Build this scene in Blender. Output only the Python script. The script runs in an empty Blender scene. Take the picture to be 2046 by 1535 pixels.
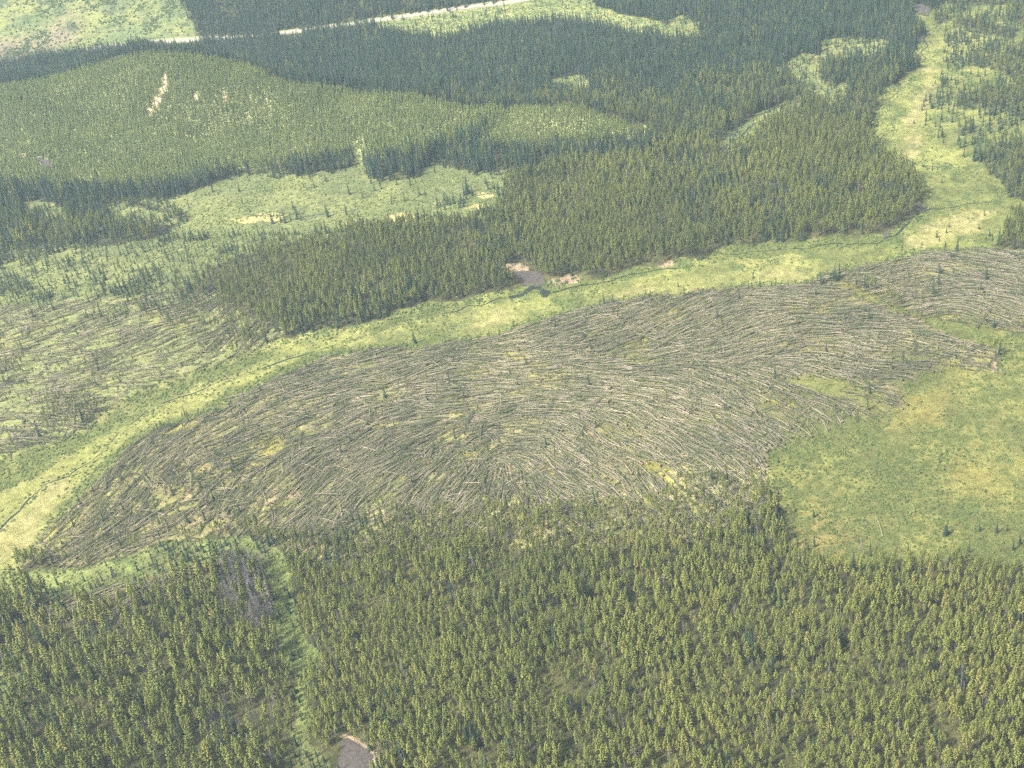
import bpy, math
import numpy as np
from mathutils import Matrix, Vector

rng = np.random.RandomState(11)
scene = bpy.context.scene
COL = scene.collection

# ------------------------------------------------------------------ camera
CAM_H = 530.0
FPX = 2700.0                       # focal length in pixels of a 2046 px wide frame
CX, CY = 1023.0, 767.5
NADIR = (1700.0, 4900.0)           # where plumb lines meet in the frame: gives pitch and roll
_d = np.array([NADIR[0] - CX, -(NADIR[1] - CY), -FPX]); _d /= np.linalg.norm(_d)
_upc = -_d                                         # world up in camera axes
_f = np.array([0, 0, -1.0]); _f = _f - _f.dot(_upc) * _upc; _f /= np.linalg.norm(_f)   # world +Y
_r = np.cross(_f, _upc)                            # world +X
RW = np.array([_r, _f, _upc])                      # world = RW @ cam
CAM = np.array([0.0, 0.0, CAM_H])
cd = bpy.data.cameras.new("camera")
cam = bpy.data.objects.new("camera", cd); COL.objects.link(cam)
M4 = Matrix.Identity(4)
for i in range(3):
    for j in range(3):
        M4[i][j] = RW[i, j]
    M4[i][3] = CAM[i]
cam.matrix_world = M4
cd.sensor_fit = 'HORIZONTAL'; cd.sensor_width = 36.0; cd.lens = 36.0 * FPX / 2046.0
cd.clip_start = 1.0; cd.clip_end = 60000.0
scene.camera = cam

# ------------------------------------------------------------------ light
SUN_EL, SUN_AZ = math.radians(50), math.radians(-118)      # azimuth from +Y towards +X
world = bpy.data.worlds.new("World"); scene.world = world; world.use_nodes = True
wn = world.node_tree.nodes; wl = world.node_tree.links
bg = wn.get("Background")
sky = wn.new("ShaderNodeTexSky"); sky.sky_type = 'NISHITA'; sky.sun_disc = False
sky.sun_elevation = SUN_EL; sky.sun_rotation = SUN_AZ
sky.air_density = 0.65; sky.dust_density = 7.0; sky.ozone_density = 0.6
wl.new(sky.outputs[0], bg.inputs[0]); bg.inputs[1].default_value = 0.13
sd = bpy.data.lights.new("sun", 'SUN'); sd.energy = 3.7; sd.angle = math.radians(4); sd.color = (1.0, 0.95, 0.84)
sun = bpy.data.objects.new("sun", sd); COL.objects.link(sun)
sv = Vector((math.sin(SUN_AZ) * math.cos(SUN_EL), math.cos(SUN_AZ) * math.cos(SUN_EL), math.sin(SUN_EL)))
sun.rotation_euler = sv.to_track_quat('Z', 'Y').to_euler(); sun.location = (0, 0, 900)
vs = scene.view_settings
vs.view_transform = 'Standard'; vs.look = 'None'; vs.gamma = 1.0; vs.use_curve_mapping = False
vs.exposure = 1.55
HAZE_DENSITY = 0.00007
scene.cycles.max_bounces = 6; scene.cycles.diffuse_bounces = 3; scene.cycles.volume_bounces = 1
scene.cycles.transparent_max_bounces = 4
scene.cycles.use_denoising = False

# ------------------------------------------------------------------ noise helpers
def _hash(i, j, s):
    h = (i.astype(np.int64) * 374761393 + j.astype(np.int64) * 668265263 + s * 2147483647) & 0xFFFFFFFF
    h = ((h ^ (h >> 13)) * 1274126177) & 0xFFFFFFFF
    return ((h ^ (h >> 16)) & 0xFFFF) / 65535.0
def vnoise(x, y, sc, seed=0):
    x = np.asarray(x, float) / sc; y = np.asarray(y, float) / sc
    i = np.floor(x); j = np.floor(y); fx = x - i; fy = y - j
    fx = fx * fx * (3 - 2 * fx); fy = fy * fy * (3 - 2 * fy)
    a = _hash(i, j, seed); b = _hash(i + 1, j, seed); c = _hash(i, j + 1, seed); d = _hash(i + 1, j + 1, seed)
    return (a * (1 - fx) + b * fx) * (1 - fy) + (c * (1 - fx) + d * fx) * fy
def fbm(x, y, sc, seed=0, n=4):
    v = 0; a = 1.0; t = 0
    for k in range(n):
        v = v + a * vnoise(x, y, sc / (2 ** k), seed + k * 17); t += a; a *= 0.55
    return v / t
def sstep(t):
    t = np.clip(t, 0, 1); return t * t * (3 - 2 * t)

# ------------------------------------------------------------------ rays of photograph points
def rays(px, py):
    px = np.asarray(px, float); py = np.asarray(py, float)
    c = np.stack([px - CX, -(py - CY), np.full_like(px, -FPX)], -1)
    w = c @ RW.T
    return w / np.linalg.norm(w, axis=-1, keepdims=True)
def plane_hit(px, py, z=0.0):
    w = rays(px, py); t = (np.asarray(z, float) - CAM_H) / w[..., 2]
    return w[..., 0] * t, w[..., 1] * t
def project(x, y, z):
    p = np.stack([x, y, z - CAM_H], -1) @ RW
    return CX + FPX * p[..., 0] / -p[..., 2], CY - FPX * p[..., 1] / -p[..., 2]

# ------------------------------------------------------------------ terrain
def ridge(crest, foot, back, noise=0.0):
    c = np.array(crest, float); f = np.array(foot, float)
    cx, cy = plane_hit(c[:, 0], c[:, 1], c[:, 2]); fx, fy = plane_hit(f[:, 0], f[:, 1])
    ca, cr = np.arctan2(cx, cy), np.hypot(cx, cy); fa, fr = np.arctan2(fx, fy), np.hypot(fx, fy)
    def fn(x, y):
        a = np.arctan2(x, y); r = np.hypot(x, y)
        h = np.interp(a, ca, c[:, 2]); rc = np.interp(a, ca, cr); rf = np.interp(a, fa, fr)
        rf = np.minimum(rf, rc - 20)
        up = sstep((r - rf) / (rc - rf)) ; dn = 1 - sstep((r - rc) / back)
        m = np.where(r < rc, up, dn)
        return h * m + noise * m * np.minimum(h / 20, 1) * (fbm(x, y, 90, 5, 3) - 0.5) * 2
    return fn
HILL = ridge([(-400, 260, 18), (-150, 200, 25), (0, 172, 32), (120, 150, 40), (270, 110, 54), (400, 110, 52), (500, 132, 40),
              (560, 165, 32), (700, 180, 24), (850, 195, 16), (985, 214, 8), (1050, 224, 0), (1150, 230, 0)],
             [(-400, 450), (-150, 430), (0, 415), (200, 400), (380, 375), (480, 342), (700, 325), (850, 305), (985, 280), (1050, 270)], 100, 10)
MOUND = ridge([(900, 290, 0), (950, 260, 2), (1000, 226, 9), (1060, 214, 13), (1160, 207, 15), (1230, 235, 10), (1310, 258, 5), (1370, 270, 0), (1400, 275, 0)],
              [(900, 300), (1000, 297), (1160, 287), (1310, 277), (1370, 278)], 60, 2)
_fp = np.array([(-400, 180), (0, 128), (200, 100), (400, 82), (600, 64), (755, 42), (900, 25), (1030, 5), (1150, -20), (1300, -50)], float)
_fx, _fy = plane_hit(_fp[:, 0], _fp[:, 1]); FA, FR = np.arctan2(_fx, _fy), np.hypot(_fx, _fy)
def base_h(x, y):
    x = np.asarray(x, float); y = np.asarray(y, float)
    a = np.arctan2(x, y); r = np.hypot(x, y)
    z = (fbm(x, y, 260, 3, 3) - 0.5) * 7.0
    far = np.clip(r - np.interp(a, FA, FR), 0, None)
    k = np.interp(a, [FA[-3], FA[-1]], [1.0, 0.25])
    z = z + k * 190 * (1 - np.exp(-far * 0.32 / 190)) + k * np.minimum(far / 60, 1) * (fbm(x, y, 160, 9, 3) - 0.5) * 14
    return z + HILL(x, y) + MOUND(x, y)
def march(px, py, fn):
    w = rays(px, py); t = np.full(len(w), 420.0); done = np.zeros(len(w), bool)
    for _ in range(1100):
        p = CAM + w * t[:, None]
        under = p[:, 2] < fn(p[:, 0], p[:, 1]); done |= under
        if done.all() or t.max() > 5200: break
        t = np.where(done, t, t + 5.0)
    lo, hi = t - 5, t.copy()
    for _ in range(8):
        m = (lo + hi) / 2; p = CAM + w * m[:, None]
        u = p[:, 2] < fn(p[:, 0], p[:, 1]); hi = np.where(u, m, hi); lo = np.where(u, lo, m)
    p = CAM + w * hi[:, None]
    return p[:, 0], p[:, 1]
_all = []
class Poly:
    def __init__(s, pts): s.p = np.array(pts, float); _all.append(s)
    def inside(s, x, y):
        out = np.zeros(x.shape, bool); X, Y = s.x, s.y
        bb = (x >= X.min()) & (x <= X.max()) & (y >= Y.min()) & (y <= Y.max())
        xs, ys = x[bb], y[bb]; c = np.zeros(xs.shape, bool); n = len(X); j = n - 1
        for i in range(n):
            if Y[i] != Y[j]:
                c ^= ((Y[i] > ys) != (Y[j] > ys)) & (xs < (X[j] - X[i]) * (ys - Y[i]) / (Y[j] - Y[i]) + X[i])
            j = i
        out[bb] = c
        return out
RLOW = [(2046, 420), (2010, 432), (2000, 490), (1940, 496), (1870, 502), (1790, 515), (1690, 532), (1650, 550), (1620, 566), (1500, 572), (1400, 578),
        (1290, 592), (1180, 607), (1060, 642), (960, 672), (830, 688), (720, 693), (640, 708), (560, 748), (470, 792), (430, 825), (350, 842),
        (290, 862), (240, 905), (180, 970), (120, 1020), (90, 1040), (60, 1112)]
RIVER = Poly([(-120, 945), (-60, 925), (0, 905), (80, 880), (170, 848), (250, 785), (340, 758), (400, 735), (480, 705), (560, 672), (620, 668), (682, 652),
              (760, 630), (800, 615), (850, 600), (900, 590), (1000, 578), (1030, 572), (1100, 556), (1160, 550), (1200, 548), (1290, 527),
              (1390, 518), (1420, 500), (1440, 488), (1500, 488), (1560, 484), (1700, 474), (1770, 468), (1790, 455), (1800, 440), (1845, 408),
              (1850, 395), (1835, 368), (1800, 335), (1775, 315), (1745, 290), (1733, 260), (1730, 240), (1760, 190), (1785, 165), (1800, 150),
              (1830, 132), (1835, 125), (1815, 105), (1840, 80), (1850, 60), (1825, 40), (1830, 22), (1880, 12), (1885, 2), (1900, -20),
              (2180, -40), (2180, 410)] + RLOW + [(30, 1142), (0, 1150), (-60, 1160), (-120, 1180)])
BOG = Poly([(1525, 895), (1560, 880), (1640, 852), (1700, 838), (1745, 828), (1790, 820), (1800, 790), (1830, 748), (1900, 738), (1985, 738),
            (2012, 712), (2015, 700), (1985, 692), (1960, 690), (1900, 672), (1860, 660), (1830, 640), (1780, 622), (1720, 592), (1660, 562),
            (1700, 562), (1760, 590), (1830, 620), (1900, 645), (1960, 650), (2046, 658), (2180, 665), (2180, 1155), (2046, 1134), (1990, 1140),
            (1930, 1116), (1880, 1122), (1820, 1138), (1700, 1132), (1640, 1118), (1590, 1096), (1560, 1055), (1540, 1000), (1525, 930)])
GLADE = Poly([(1575, 770), (1610, 748), (1660, 755), (1720, 775), (1780, 790), (1780, 815), (1730, 825), (1690, 800), (1620, 790)])
W1 = Poly(RLOW[7:] + [(130, 1118), (240, 1105), (330, 1075), (420, 1060), (480, 1062), (570, 1080), (640, 1070), (700, 1050), (780, 1025), (850, 1015),
          (950, 1015), (1050, 1012), (1150, 1005), (1250, 990), (1330, 975), (1400, 955), (1470, 935), (1515, 930), (1525, 895), (1640, 852),
          (1700, 838), (1790, 820), (1800, 790), (1830, 748), (1900, 738), (1985, 738), (2012, 712), (1985, 692), (1900, 672), (1830, 640),
          (1780, 622), (1720, 592), (1690, 580)])
TRANS = Poly([(570, 1080), (640, 1050), (700, 1030), (780, 1000), (950, 985), (1100, 985), (1250, 965), (1380, 930), (1500, 910), (1530, 930),
              (1550, 1035), (1450, 1050), (1300, 1078), (1150, 1086), (1000, 1092), (850, 1102), (750, 1135), (640, 1165), (585, 1120)])
W2 = Poly([(1650, 552), (1690, 530), (1790, 515), (1870, 502), (1940, 496), (2046, 500), (2180, 500), (2180, 660), (2046, 655), (1960, 648),
           (1900, 640), (1830, 618), (1760, 585), (1700, 560)])
W3 = Poly([(-120, 645), (0, 618), (100, 600), (250, 592), (350, 578), (430, 588), (500, 640), (600, 655), (570, 668), (480, 703), (340, 757),
           (250, 785), (170, 848), (80, 880), (0, 905), (-120, 940)])
W4 = Poly([(100, 1196), (200, 1176), (330, 1142), (440, 1122), (470, 1128), (380, 1172), (260, 1212), (140, 1224)])
GULLY = Poly([(-120, 1180), (0, 1150), (30, 1142), (100, 1125), (240, 1108), (330, 1078), (420, 1064), (480, 1066), (535, 1085), (562, 1110), (584, 1160),
              (608, 1230), (646, 1290), (640, 1320), (616, 1345), (612, 1400), (624, 1470), (688, 1535), (710, 1640), (556, 1640), (566, 1510),
              (586, 1400), (584, 1320), (556, 1240), (540, 1170), (512, 1135), (470, 1124), (400, 1130), (300, 1150), (180, 1180), (90, 1194),
              (0, 1204), (-120, 1222)])
DEADZ = Poly([(420, 1130), (500, 1095), (545, 1150), (562, 1230), (530, 1290), (450, 1210)])
DEADZ2 = Poly([(400, 1440), (470, 1390), (540, 1400), (560, 1450), (500, 1500), (420, 1490)])
LM1 = Poly([(205, 405), (330, 402), (400, 372), (480, 342), (600, 350), (695, 335), (690, 310), (705, 280), (722, 278), (735, 345), (770, 365),
            (820, 355), (885, 305), (905, 330), (935, 345), (1000, 345), (1085, 328), (1080, 338), (1025, 350), (1010, 372), (1010, 410),
            (980, 432), (930, 445), (850, 452), (770, 458), (700, 462), (600, 468), (500, 470), (420, 475), (340, 480), (300, 478), (345, 455),
            (370, 435), (345, 425), (290, 412)])
LM2 = Poly([(300, 478), (420, 475), (500, 470), (700, 462), (700, 472), (620, 482), (560, 492), (480, 505), (430, 525), (400, 560), (350, 578),
            (250, 592), (100, 600), (0, 618), (-120, 640), (-120, 510), (0, 502), (110, 492), (190, 492)])
HF = Poly([(-150, 204), (0, 176), (120, 154), (270, 113), (400, 113), (500, 135), (560, 168), (700, 183), (850, 197), (985, 216), (1010, 234),
           (960, 257), (900, 292), (800, 318), (700, 312), (640, 330), (560, 338), (480, 335), (430, 346), (350, 372), (250, 382), (100, 376),
           (0, 370), (-150, 370)])
HF2 = Poly([(940, 292), (985, 242), (1030, 218), (1160, 209), (1225, 237), (1310, 259), (1290, 272), (1200, 285), (1060, 295), (1000, 302)])
TOPM = Poly([(-150, 150), (0, 128), (100, 112), (180, 100), (300, 87), (395, 80), (388, 60), (380, 40), (365, 15), (345, -5), (330, -40), (-150, -40)])
STRIP = Poly([(755, 42), (860, 29), (960, 15), (1030, 6), (1040, -10), (1180, -10), (1195, 10), (1240, 25), (1300, 38), (1350, 52), (1350, 84),
              (1290, 70), (1200, 57), (1130, 45), (1080, 45), (1000, 53), (940, 66), (910, 78), (860, 76), (800, 70), (750, 55)])
CLEAR = [Poly(p) for p in (
    [(1335, 38), (1360, 28), (1395, 45), (1395, 78), (1350, 74)], [(1105, 157), (1160, 148), (1176, 158), (1176, 182), (1110, 184)],
    [(1440, 290), (1455, 264), (1490, 248), (1520, 224), (1560, 204), (1600, 196), (1608, 206), (1580, 226), (1546, 248), (1516, 268), (1500, 294), (1466, 304), (1434, 304)],
    [(1560, 132), (1600, 104), (1646, 108), (1640, 150), (1674, 186), (1670, 208), (1630, 208), (1595, 166)],
    [(1636, 80), (1700, 71), (1722, 76), (1770, 82), (1770, 106), (1722, 112), (1640, 120)], [(48, 402), (70, 395), (100, 402), (130, 412), (130, 440), (55, 440)],
    [(700, 318), (722, 312), (728, 345), (705, 345)], [(1640, 172), (1695, 168), (1690, 192), (1655, 208)], [(-60, 1345), (12, 1352), (28, 1400), (18, 1430), (-60, 1440)], [(80, 1215), (130, 1205), (140, 1235), (90, 1245)], [(210, 408), (290, 420), (350, 432), (352, 462), (290, 452), (210, 436)])]
RWOOD = [Poly(p) for p in (
    [(1940, 305), (1990, 278), (2046, 268), (2180, 255), (2180, 400), (2046, 392), (2010, 385), (1992, 352), (1962, 332)],
    [(1905, 190), (1960, 168), (2010, 160), (2046, 145), (2180, 140), (2180, 228), (2046, 225), (2000, 215), (1960, 208), (1920, 212)],
    [(1960, 102), (2046, 88), (2180, 78), (2180, 142), (2030, 150), (1960, 128)], [(1890, 30), (1960, 35), (2035, 48), (2035, 64), (1960, 57), (1905, 44)],
    [(2000, 15), (2046, 5), (2180, -10), (2180, 60), (2046, 42), (2010, 30)], [(1885, -40), (2180, -60), (2180, 2), (1990, 4), (1890, 1)],
    [(1918, 250), (1945, 240), (1946, 258), (1920, 262)], [(1930, 112), (1965, 98), (1968, 128), (1935, 130)], [(1862, 20), (1888, 14), (1890, 34), (1866, 40)])]
SCATTER = Poly([(1895, 6), (2180, -5), (2180, 400), (1990, 340), (1930, 300), (1880, 275), (1842, 255), (1838, 220), (1870, 160), (1890, 110), (1875, 60)])
WILLOW = [Poly(p) for p in ([(-60, 925), (0, 905), (170, 850), (250, 788), (340, 759), (480, 706), (570, 685), (480, 735), (400, 768), (300, 808), (210, 858), (130, 903), (50, 955), (-60, 1000)],
    [(30, 1142), (60, 1112), (90, 1040), (180, 970), (240, 905), (290, 862), (350, 842), (430, 825), (470, 792), (560, 748), (640, 708), (720, 693), (715, 682), (630, 692), (540, 730), (450, 774), (415, 802), (335, 826), (272, 850), (222, 895), (160, 955), (98, 1015), (74, 1040), (40, 1110)],
    [(690, 660), (800, 620), (920, 590), (1010, 578), (1100, 560), (1200, 550), (1300, 528), (1380, 520), (1290, 545), (1150, 566), (1010, 592), (920, 606), (820, 634), (720, 664)],
    [(1420, 500), (1440, 485), (1560, 478), (1700, 470), (1770, 466), (1740, 484), (1580, 496), (1440, 512)])]
LIME = [Poly([(-60, 1000), (50, 955), (130, 903), (210, 858), (300, 808), (400, 768), (480, 740), (560, 712), (640, 692), (560, 730), (440, 775), (415, 800), (335, 826), (270, 850), (222, 895), (160, 955), (98, 1015), (60, 1060), (0, 1140), (-60, 1150)])]
STRAW = [Poly(p) for p in (
    [(-60, 1090), (0, 1042), (60, 985), (110, 950), (150, 938), (140, 958), (100, 1002), (60, 1052), (0, 1130), (-60, 1160)],
    [(0, 985), (50, 955), (140, 905), (200, 860), (215, 858), (130, 920), (50, 965), (10, 990)], [(300, 840), (370, 800), (420, 785), (410, 800), (340, 838)],
    [(900, 645), (1000, 615), (1080, 603), (1110, 606), (1020, 632), (930, 650)], [(1470, 545), (1530, 526), (1640, 528), (1625, 546), (1500, 552)],
    [(1150, 590), (1290, 560), (1430, 532), (1440, 540), (1300, 572), (1160, 600)],
    [(1795, 250), (1830, 190), (1850, 130), (1880, 108), (1872, 170), (1842, 235), (1838, 285), (1860, 310), (1800, 300)],
    [(1830, 440), (1960, 410), (2000, 415), (1960, 450), (1850, 490), (1800, 500)])]
PANS = [Poly(p) for p in ([(758, 431), (800, 420), (824, 426), (800, 436), (770, 437)], [(928, 412), (965, 400), (978, 412), (945, 422)],
    [(958, 384), (985, 378), (992, 392), (965, 394)], [(465, 432), (520, 422), (568, 424), (555, 439), (480, 443)], [(690, 440), (705, 434), (712, 440), (695, 446)])]
GOLD = [Poly(p) for p in ([(1830, 765), (1900, 752), (1912, 800), (1870, 850), (1780, 905), (1690, 940), (1740, 880), (1800, 835)],
    [(1870, 955), (2000, 918), (2060, 905), (2060, 965), (1960, 990), (1890, 978)], [(1930, 1050), (2046, 1035), (2046, 1080), (1960, 1075)],
    [(1780, 1060), (1860, 1055), (1880, 1075), (1800, 1080)], [(1560, 960), (1640, 940), (1700, 980), (1600, 1000)])]
SCREE = [Poly(p) for p in ([(1030, 546), (1042, 541), (1085, 549), (1091, 560), (1076, 567), (1050, 567), (1034, 560)],
    [(683, 1502), (690, 1484), (705, 1480), (722, 1490), (742, 1500), (750, 1515), (758, 1570), (690, 1570), (676, 1528)],
    [(1810, 99), (1828, 94), (1840, 106), (1818, 110)], [(1823, 14), (1840, 9), (1862, 17), (1852, 25), (1825, 25)],
    [(1822, 413), (1840, 402), (1853, 408), (1835, 418)], [(1830, 70), (1842, 66), (1846, 76), (1832, 80)], [(72, 316), (88, 313), (114, 330), (102, 336)], [(1766, 465), (1776, 458), (1780, 468), (1770, 474)])]
TAN = [Poly(p) for p in ([(1318, 525), (1345, 519), (1362, 524), (1332, 530)], [(28, 313), (50, 305), (54, 314), (36, 318)], [(1095, 557), (1145, 546), (1152, 554), (1110, 562)],
    [(1018, 527), (1040, 525), (1060, 542), (1030, 544)], [(1225, 203), (1242, 202), (1240, 209), (1228, 209)], [(700, 1470), (760, 1492), (775, 1540), (752, 1570), (745, 1505), (705, 1480)],
    [(322, 148), (332, 152), (326, 185), (316, 215), (298, 240), (290, 238), (304, 205), (314, 180)], [(1980, 725), (2000, 715), (2005, 735), (1985, 738)],
    [(390, 186), (400, 184), (396, 200), (386, 198)], [(450, 182), (458, 180), (452, 206), (444, 204)])]
pts = np.concatenate([q.p for q in _all]); _X, _Y = march(pts[:, 0], pts[:, 1], base_h); _k = 0
for q in _all:
    n = len(q.p); q.x, q.y = _X[_k:_k + n], _Y[_k:_k + n]; _k += n
def anyin(polys, x, y):
    o = np.zeros(x.shape, bool)
    for q in polys: o |= q.inside(x, y)
    return o
def warp(x, y, a=5.0):
    return (x + (fbm(x, y, 14, 31, 3) - 0.5) * 2 * a + (fbm(x, y, 50, 33, 2) - .5) * 3 * a, y + (fbm(x, y, 14, 77, 3) - 0.5) * 2.6 * a + (fbm(x, y, 50, 79, 2) - .5) * 3 * a)
# valley floors lie a few metres under the terraces
GX, GY, GS = -1000.0, 350.0, 5.0
gx, gy = np.meshgrid(np.arange(GX, 1000, GS), np.arange(GY, 2400, GS))
drop = (RIVER.inside(gx, gy) * 1.0 + LM1.inside(gx, gy) * 0.5 + BOG.inside(gx, gy) * 0.6 + anyin(CLEAR, gx, gy) * 0.3 + GULLY.inside(gx, gy) * 0.5)
for _ in range(3):
    for ax in (0, 1):
        drop = (np.roll(drop, 1, ax) + drop + np.roll(drop, -1, ax)) / 3
def grid_at(g, x, y):
    u = np.clip((np.asarray(x, float) - GX) / GS, 0, g.shape[1] - 1.001); v = np.clip((np.asarray(y, float) - GY) / GS, 0, g.shape[0] - 1.001)
    i = u.astype(int); j = v.astype(int); a = u - i; b = v - j
    return (g[j, i] * (1 - a) + g[j, i + 1] * a) * (1 - b) + (g[j + 1, i] * (1 - a) + g[j + 1, i + 1] * a) * b
def blur(g, n):
    for _ in range(n):
        for ax in (0, 1): g = (np.roll(g, 1, ax) + g + np.roll(g, -1, ax)) / 3
    return g
_soft = {}
def soft(key, polys, x, y, n=3, sc=18):
    if key not in _soft: _soft[key] = blur(anyin(polys, gx, gy) * 1.0, n)
    return sstep((grid_at(_soft[key], x, y) + (fbm(x, y, sc, 900 + len(key), 4) - .5) * 1.5 - .30) * 1.7)[:, None]
def height(x, y):
    return base_h(x, y) - 4.5 * grid_at(drop, x, y)

# ------------------------------------------------------------------ node helpers
def new_mat(name):
    m = bpy.data.materials.new(name); m.use_nodes = True; nt = m.node_tree
    for n in list(nt.nodes): nt.nodes.remove(n)
    out = nt.nodes.new("ShaderNodeOutputMaterial")
    return m, nt, out
def mth(nt, op, a, b=None, c=None):
    n = nt.nodes.new("ShaderNodeMath"); n.operation = op
    for i, v in enumerate((a, b, c)):
        if v is None: continue
        if isinstance(v, (int, float)): n.inputs[i].default_value = v
        else: nt.links.new(v, n.inputs[i])
    return n.outputs[0]
def ramp(nt, fac, stops):
    n = nt.nodes.new("ShaderNodeValToRGB"); e = n.color_ramp.elements
    while len(e) < len(stops): e.new(0.5)
    for k, (p, c) in enumerate(stops): e[k].position = p; e[k].color = (*c, 1)
    nt.links.new(fac, n.inputs[0]); return n.outputs[0]
def noise_tex(nt, scale, detail=4, rough=0.6):
    n = nt.nodes.new("ShaderNodeTexNoise"); n.inputs['Scale'].default_value = scale; n.inputs['Detail'].default_value = detail
    n.inputs['Roughness'].default_value = rough
    g = nt.nodes.new("ShaderNodeNewGeometry"); nt.links.new(g.outputs['Position'], n.inputs['Vector']); return n.outputs['Fac']
def scale_col(nt, col, fac):
    n = nt.nodes.new("ShaderNodeVectorMath"); n.operation = 'SCALE'; nt.links.new(col, n.inputs[0]); nt.links.new(fac, n.inputs['Scale']); return n.outputs[0]
def foliage_mat(name, stops, trans=0.22):
    m, nt, out = new_mat(name)
    a = nt.nodes.new("ShaderNodeAttribute"); a.attribute_type = 'INSTANCER'; a.attribute_name = 'tint'
    s = nt.nodes.new("ShaderNodeAttribute"); s.attribute_type = 'GEOMETRY'; s.attribute_name = 'shade'
    col = scale_col(nt, ramp(nt, a.outputs['Fac'], stops), s.outputs['Fac'])
    d = nt.nodes.new("ShaderNodeBsdfDiffuse"); t = nt.nodes.new("ShaderNodeBsdfTranslucent")
    nt.links.new(col, d.inputs[0]); nt.links.new(col, t.inputs[0])
    mx = nt.nodes.new("ShaderNodeMixShader"); mx.inputs[0].default_value = trans
    nt.links.new(d.outputs[0], mx.inputs[1]); nt.links.new(t.outputs[0], mx.inputs[2]); nt.links.new(mx.outputs[0], out.inputs[0])
    return m
def bark_mat(name, lo, hi):
    m, nt, out = new_mat(name)
    a = nt.nodes.new("ShaderNodeAttribute"); a.attribute_type = 'INSTANCER'; a.attribute_name = 'tint'
    f = mth(nt, 'ADD', mth(nt, 'MULTIPLY', noise_tex(nt, 0.9, 2), 0.5), mth(nt, 'MULTIPLY', a.outputs['Fac'], 0.6))
    d = nt.nodes.new("ShaderNodeBsdfDiffuse"); nt.links.new(ramp(nt, f, [(0.1, lo), (0.95, hi)]), d.inputs[0]); nt.links.new(d.outputs[0], out.inputs[0])
    return m
M_PINE = foliage_mat("pine_needles", [(0, (.072, .094, .034)), (.35, (.120, .142, .038)), (.8, (.168, .192, .048)), (1, (.230, .185, .060))])
M_SPRUCE = foliage_mat("spruce_needles", [(0, (.030, .056, .040)), (.5, (.046, .080, .050)), (1, (.072, .108, .056))])
M_YOUNG = foliage_mat("young_needles", [(0, (.150, .200, .062)), (.5, (.215, .270, .080)), (1, (.270, .315, .098))], .42)
M_FELLED = foliage_mat("fallen_needles", [(0, (.060, .078, .042)), (.5, (.096, .116, .052)), (1, (.150, .158, .066))], 0.15)
M_SHRUB = foliage_mat("shrub_leaves", [(0, (.075, .110, .042)), (.5, (.125, .170, .052)), (1, (.210, .250, .070))])
M_TRUNK = bark_mat("bark", (.085, .070, .058), (.175, .150, .125))
M_DEAD = bark_mat("weathered_wood", (.085, .082, .082), (.185, .175, .170))
M_LOG = bark_mat("pale_log_wood", (.070, .064, .052), (.36, .31, .24))
M_ROOT = bark_mat("root_soil", (.05, .038, .030), (.12, .085, .062))

# ------------------------------------------------------------------ mesh helpers
def mesh_np(name, V, F, mat, shade=None):
    V = np.asarray(V, np.float32); F = np.asarray(F, np.int32); k = F.shape[1]
    me = bpy.data.meshes.new(name); me.vertices.add(len(V)); me.vertices.foreach_set("co", V.ravel())
    me.loops.add(F.size); me.loops.foreach_set("vertex_index", F.ravel())
    me.polygons.add(len(F)); me.polygons.foreach_set("loop_start", np.arange(0, F.size, k, dtype=np.int32))
    me.update(calc_edges=True); me.validate()
    if mat: me.materials.append(mat)
    if shade is not None:
        at = me.attributes.new("shade", 'FLOAT', 'POINT'); at.data.foreach_set("value", np.asarray(shade, np.float32))
    return me
OCT = np.array([(0, 2, 4), (2, 1, 4), (1, 3, 4), (3, 0, 4), (2, 0, 5), (1, 2, 5), (3, 1, 5), (0, 3, 5)])
class MB:
    def __init__(s): s.v = []; s.f = []; s.s = []; s.n = 0
    def add(s, V, F, sh=1.0):
        s.v.append(np.asarray(V, float)); s.f.append(np.asarray(F) + s.n); s.s.append(np.full(len(V), sh)); s.n += len(V)
    def clump(s, c, axis, L, w, h, r, sh=1.0):
        """a tuft: an irregular eight-sided spindle along axis"""
        a = np.asarray(axis, float); a /= np.linalg.norm(a)
        u = np.cross(a, (0, 0, 1.0)); nu = np.linalg.norm(u); u = np.array([1.0, 0, 0]) if nu < 1e-3 else u / nu
        b = np.cross(u, a); c = np.asarray(c, float)
        V = np.array([c + a * L * .6, c - a * L * .4, c + u * w, c - u * w, c + b * h, c - b * h])
        V += (r.rand(6, 3) - .5) * 0.5 * min(w, h) * 1.4
        s.add(V, OCT, sh)
    def tube(s, P, R, sides=5, sh=1.0):
        P = np.asarray(P, float); V = []; F = []
        for k, p in enumerate(P):
            t = P[min(k + 1, len(P) - 1)] - P[max(k - 1, 0)]; t /= np.linalg.norm(t)
            u = np.cross(t, (0.31, 0.2, 0.93) if abs(t[2]) < .9 else (1, 0.1, 0)); u /= np.linalg.norm(u); b = np.cross(t, u)
            for q in range(sides):
                an = 2 * math.pi * q / sides; V.append(p + (u * math.cos(an) + b * math.sin(an)) * R[k])
        for k in range(len(P) - 1):
            for q in range(sides):
                a0 = k * sides + q; a1 = k * sides + (q + 1) % sides
                F += [(a0, a1, a1 + sides), (a0, a1 + sides, a0 + sides)]
        s.add(V, F, sh)
    def mesh(s, name, mat): return mesh_np(name, np.concatenate(s.v), np.concatenate(s.f), mat, np.concatenate(s.s))

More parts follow.
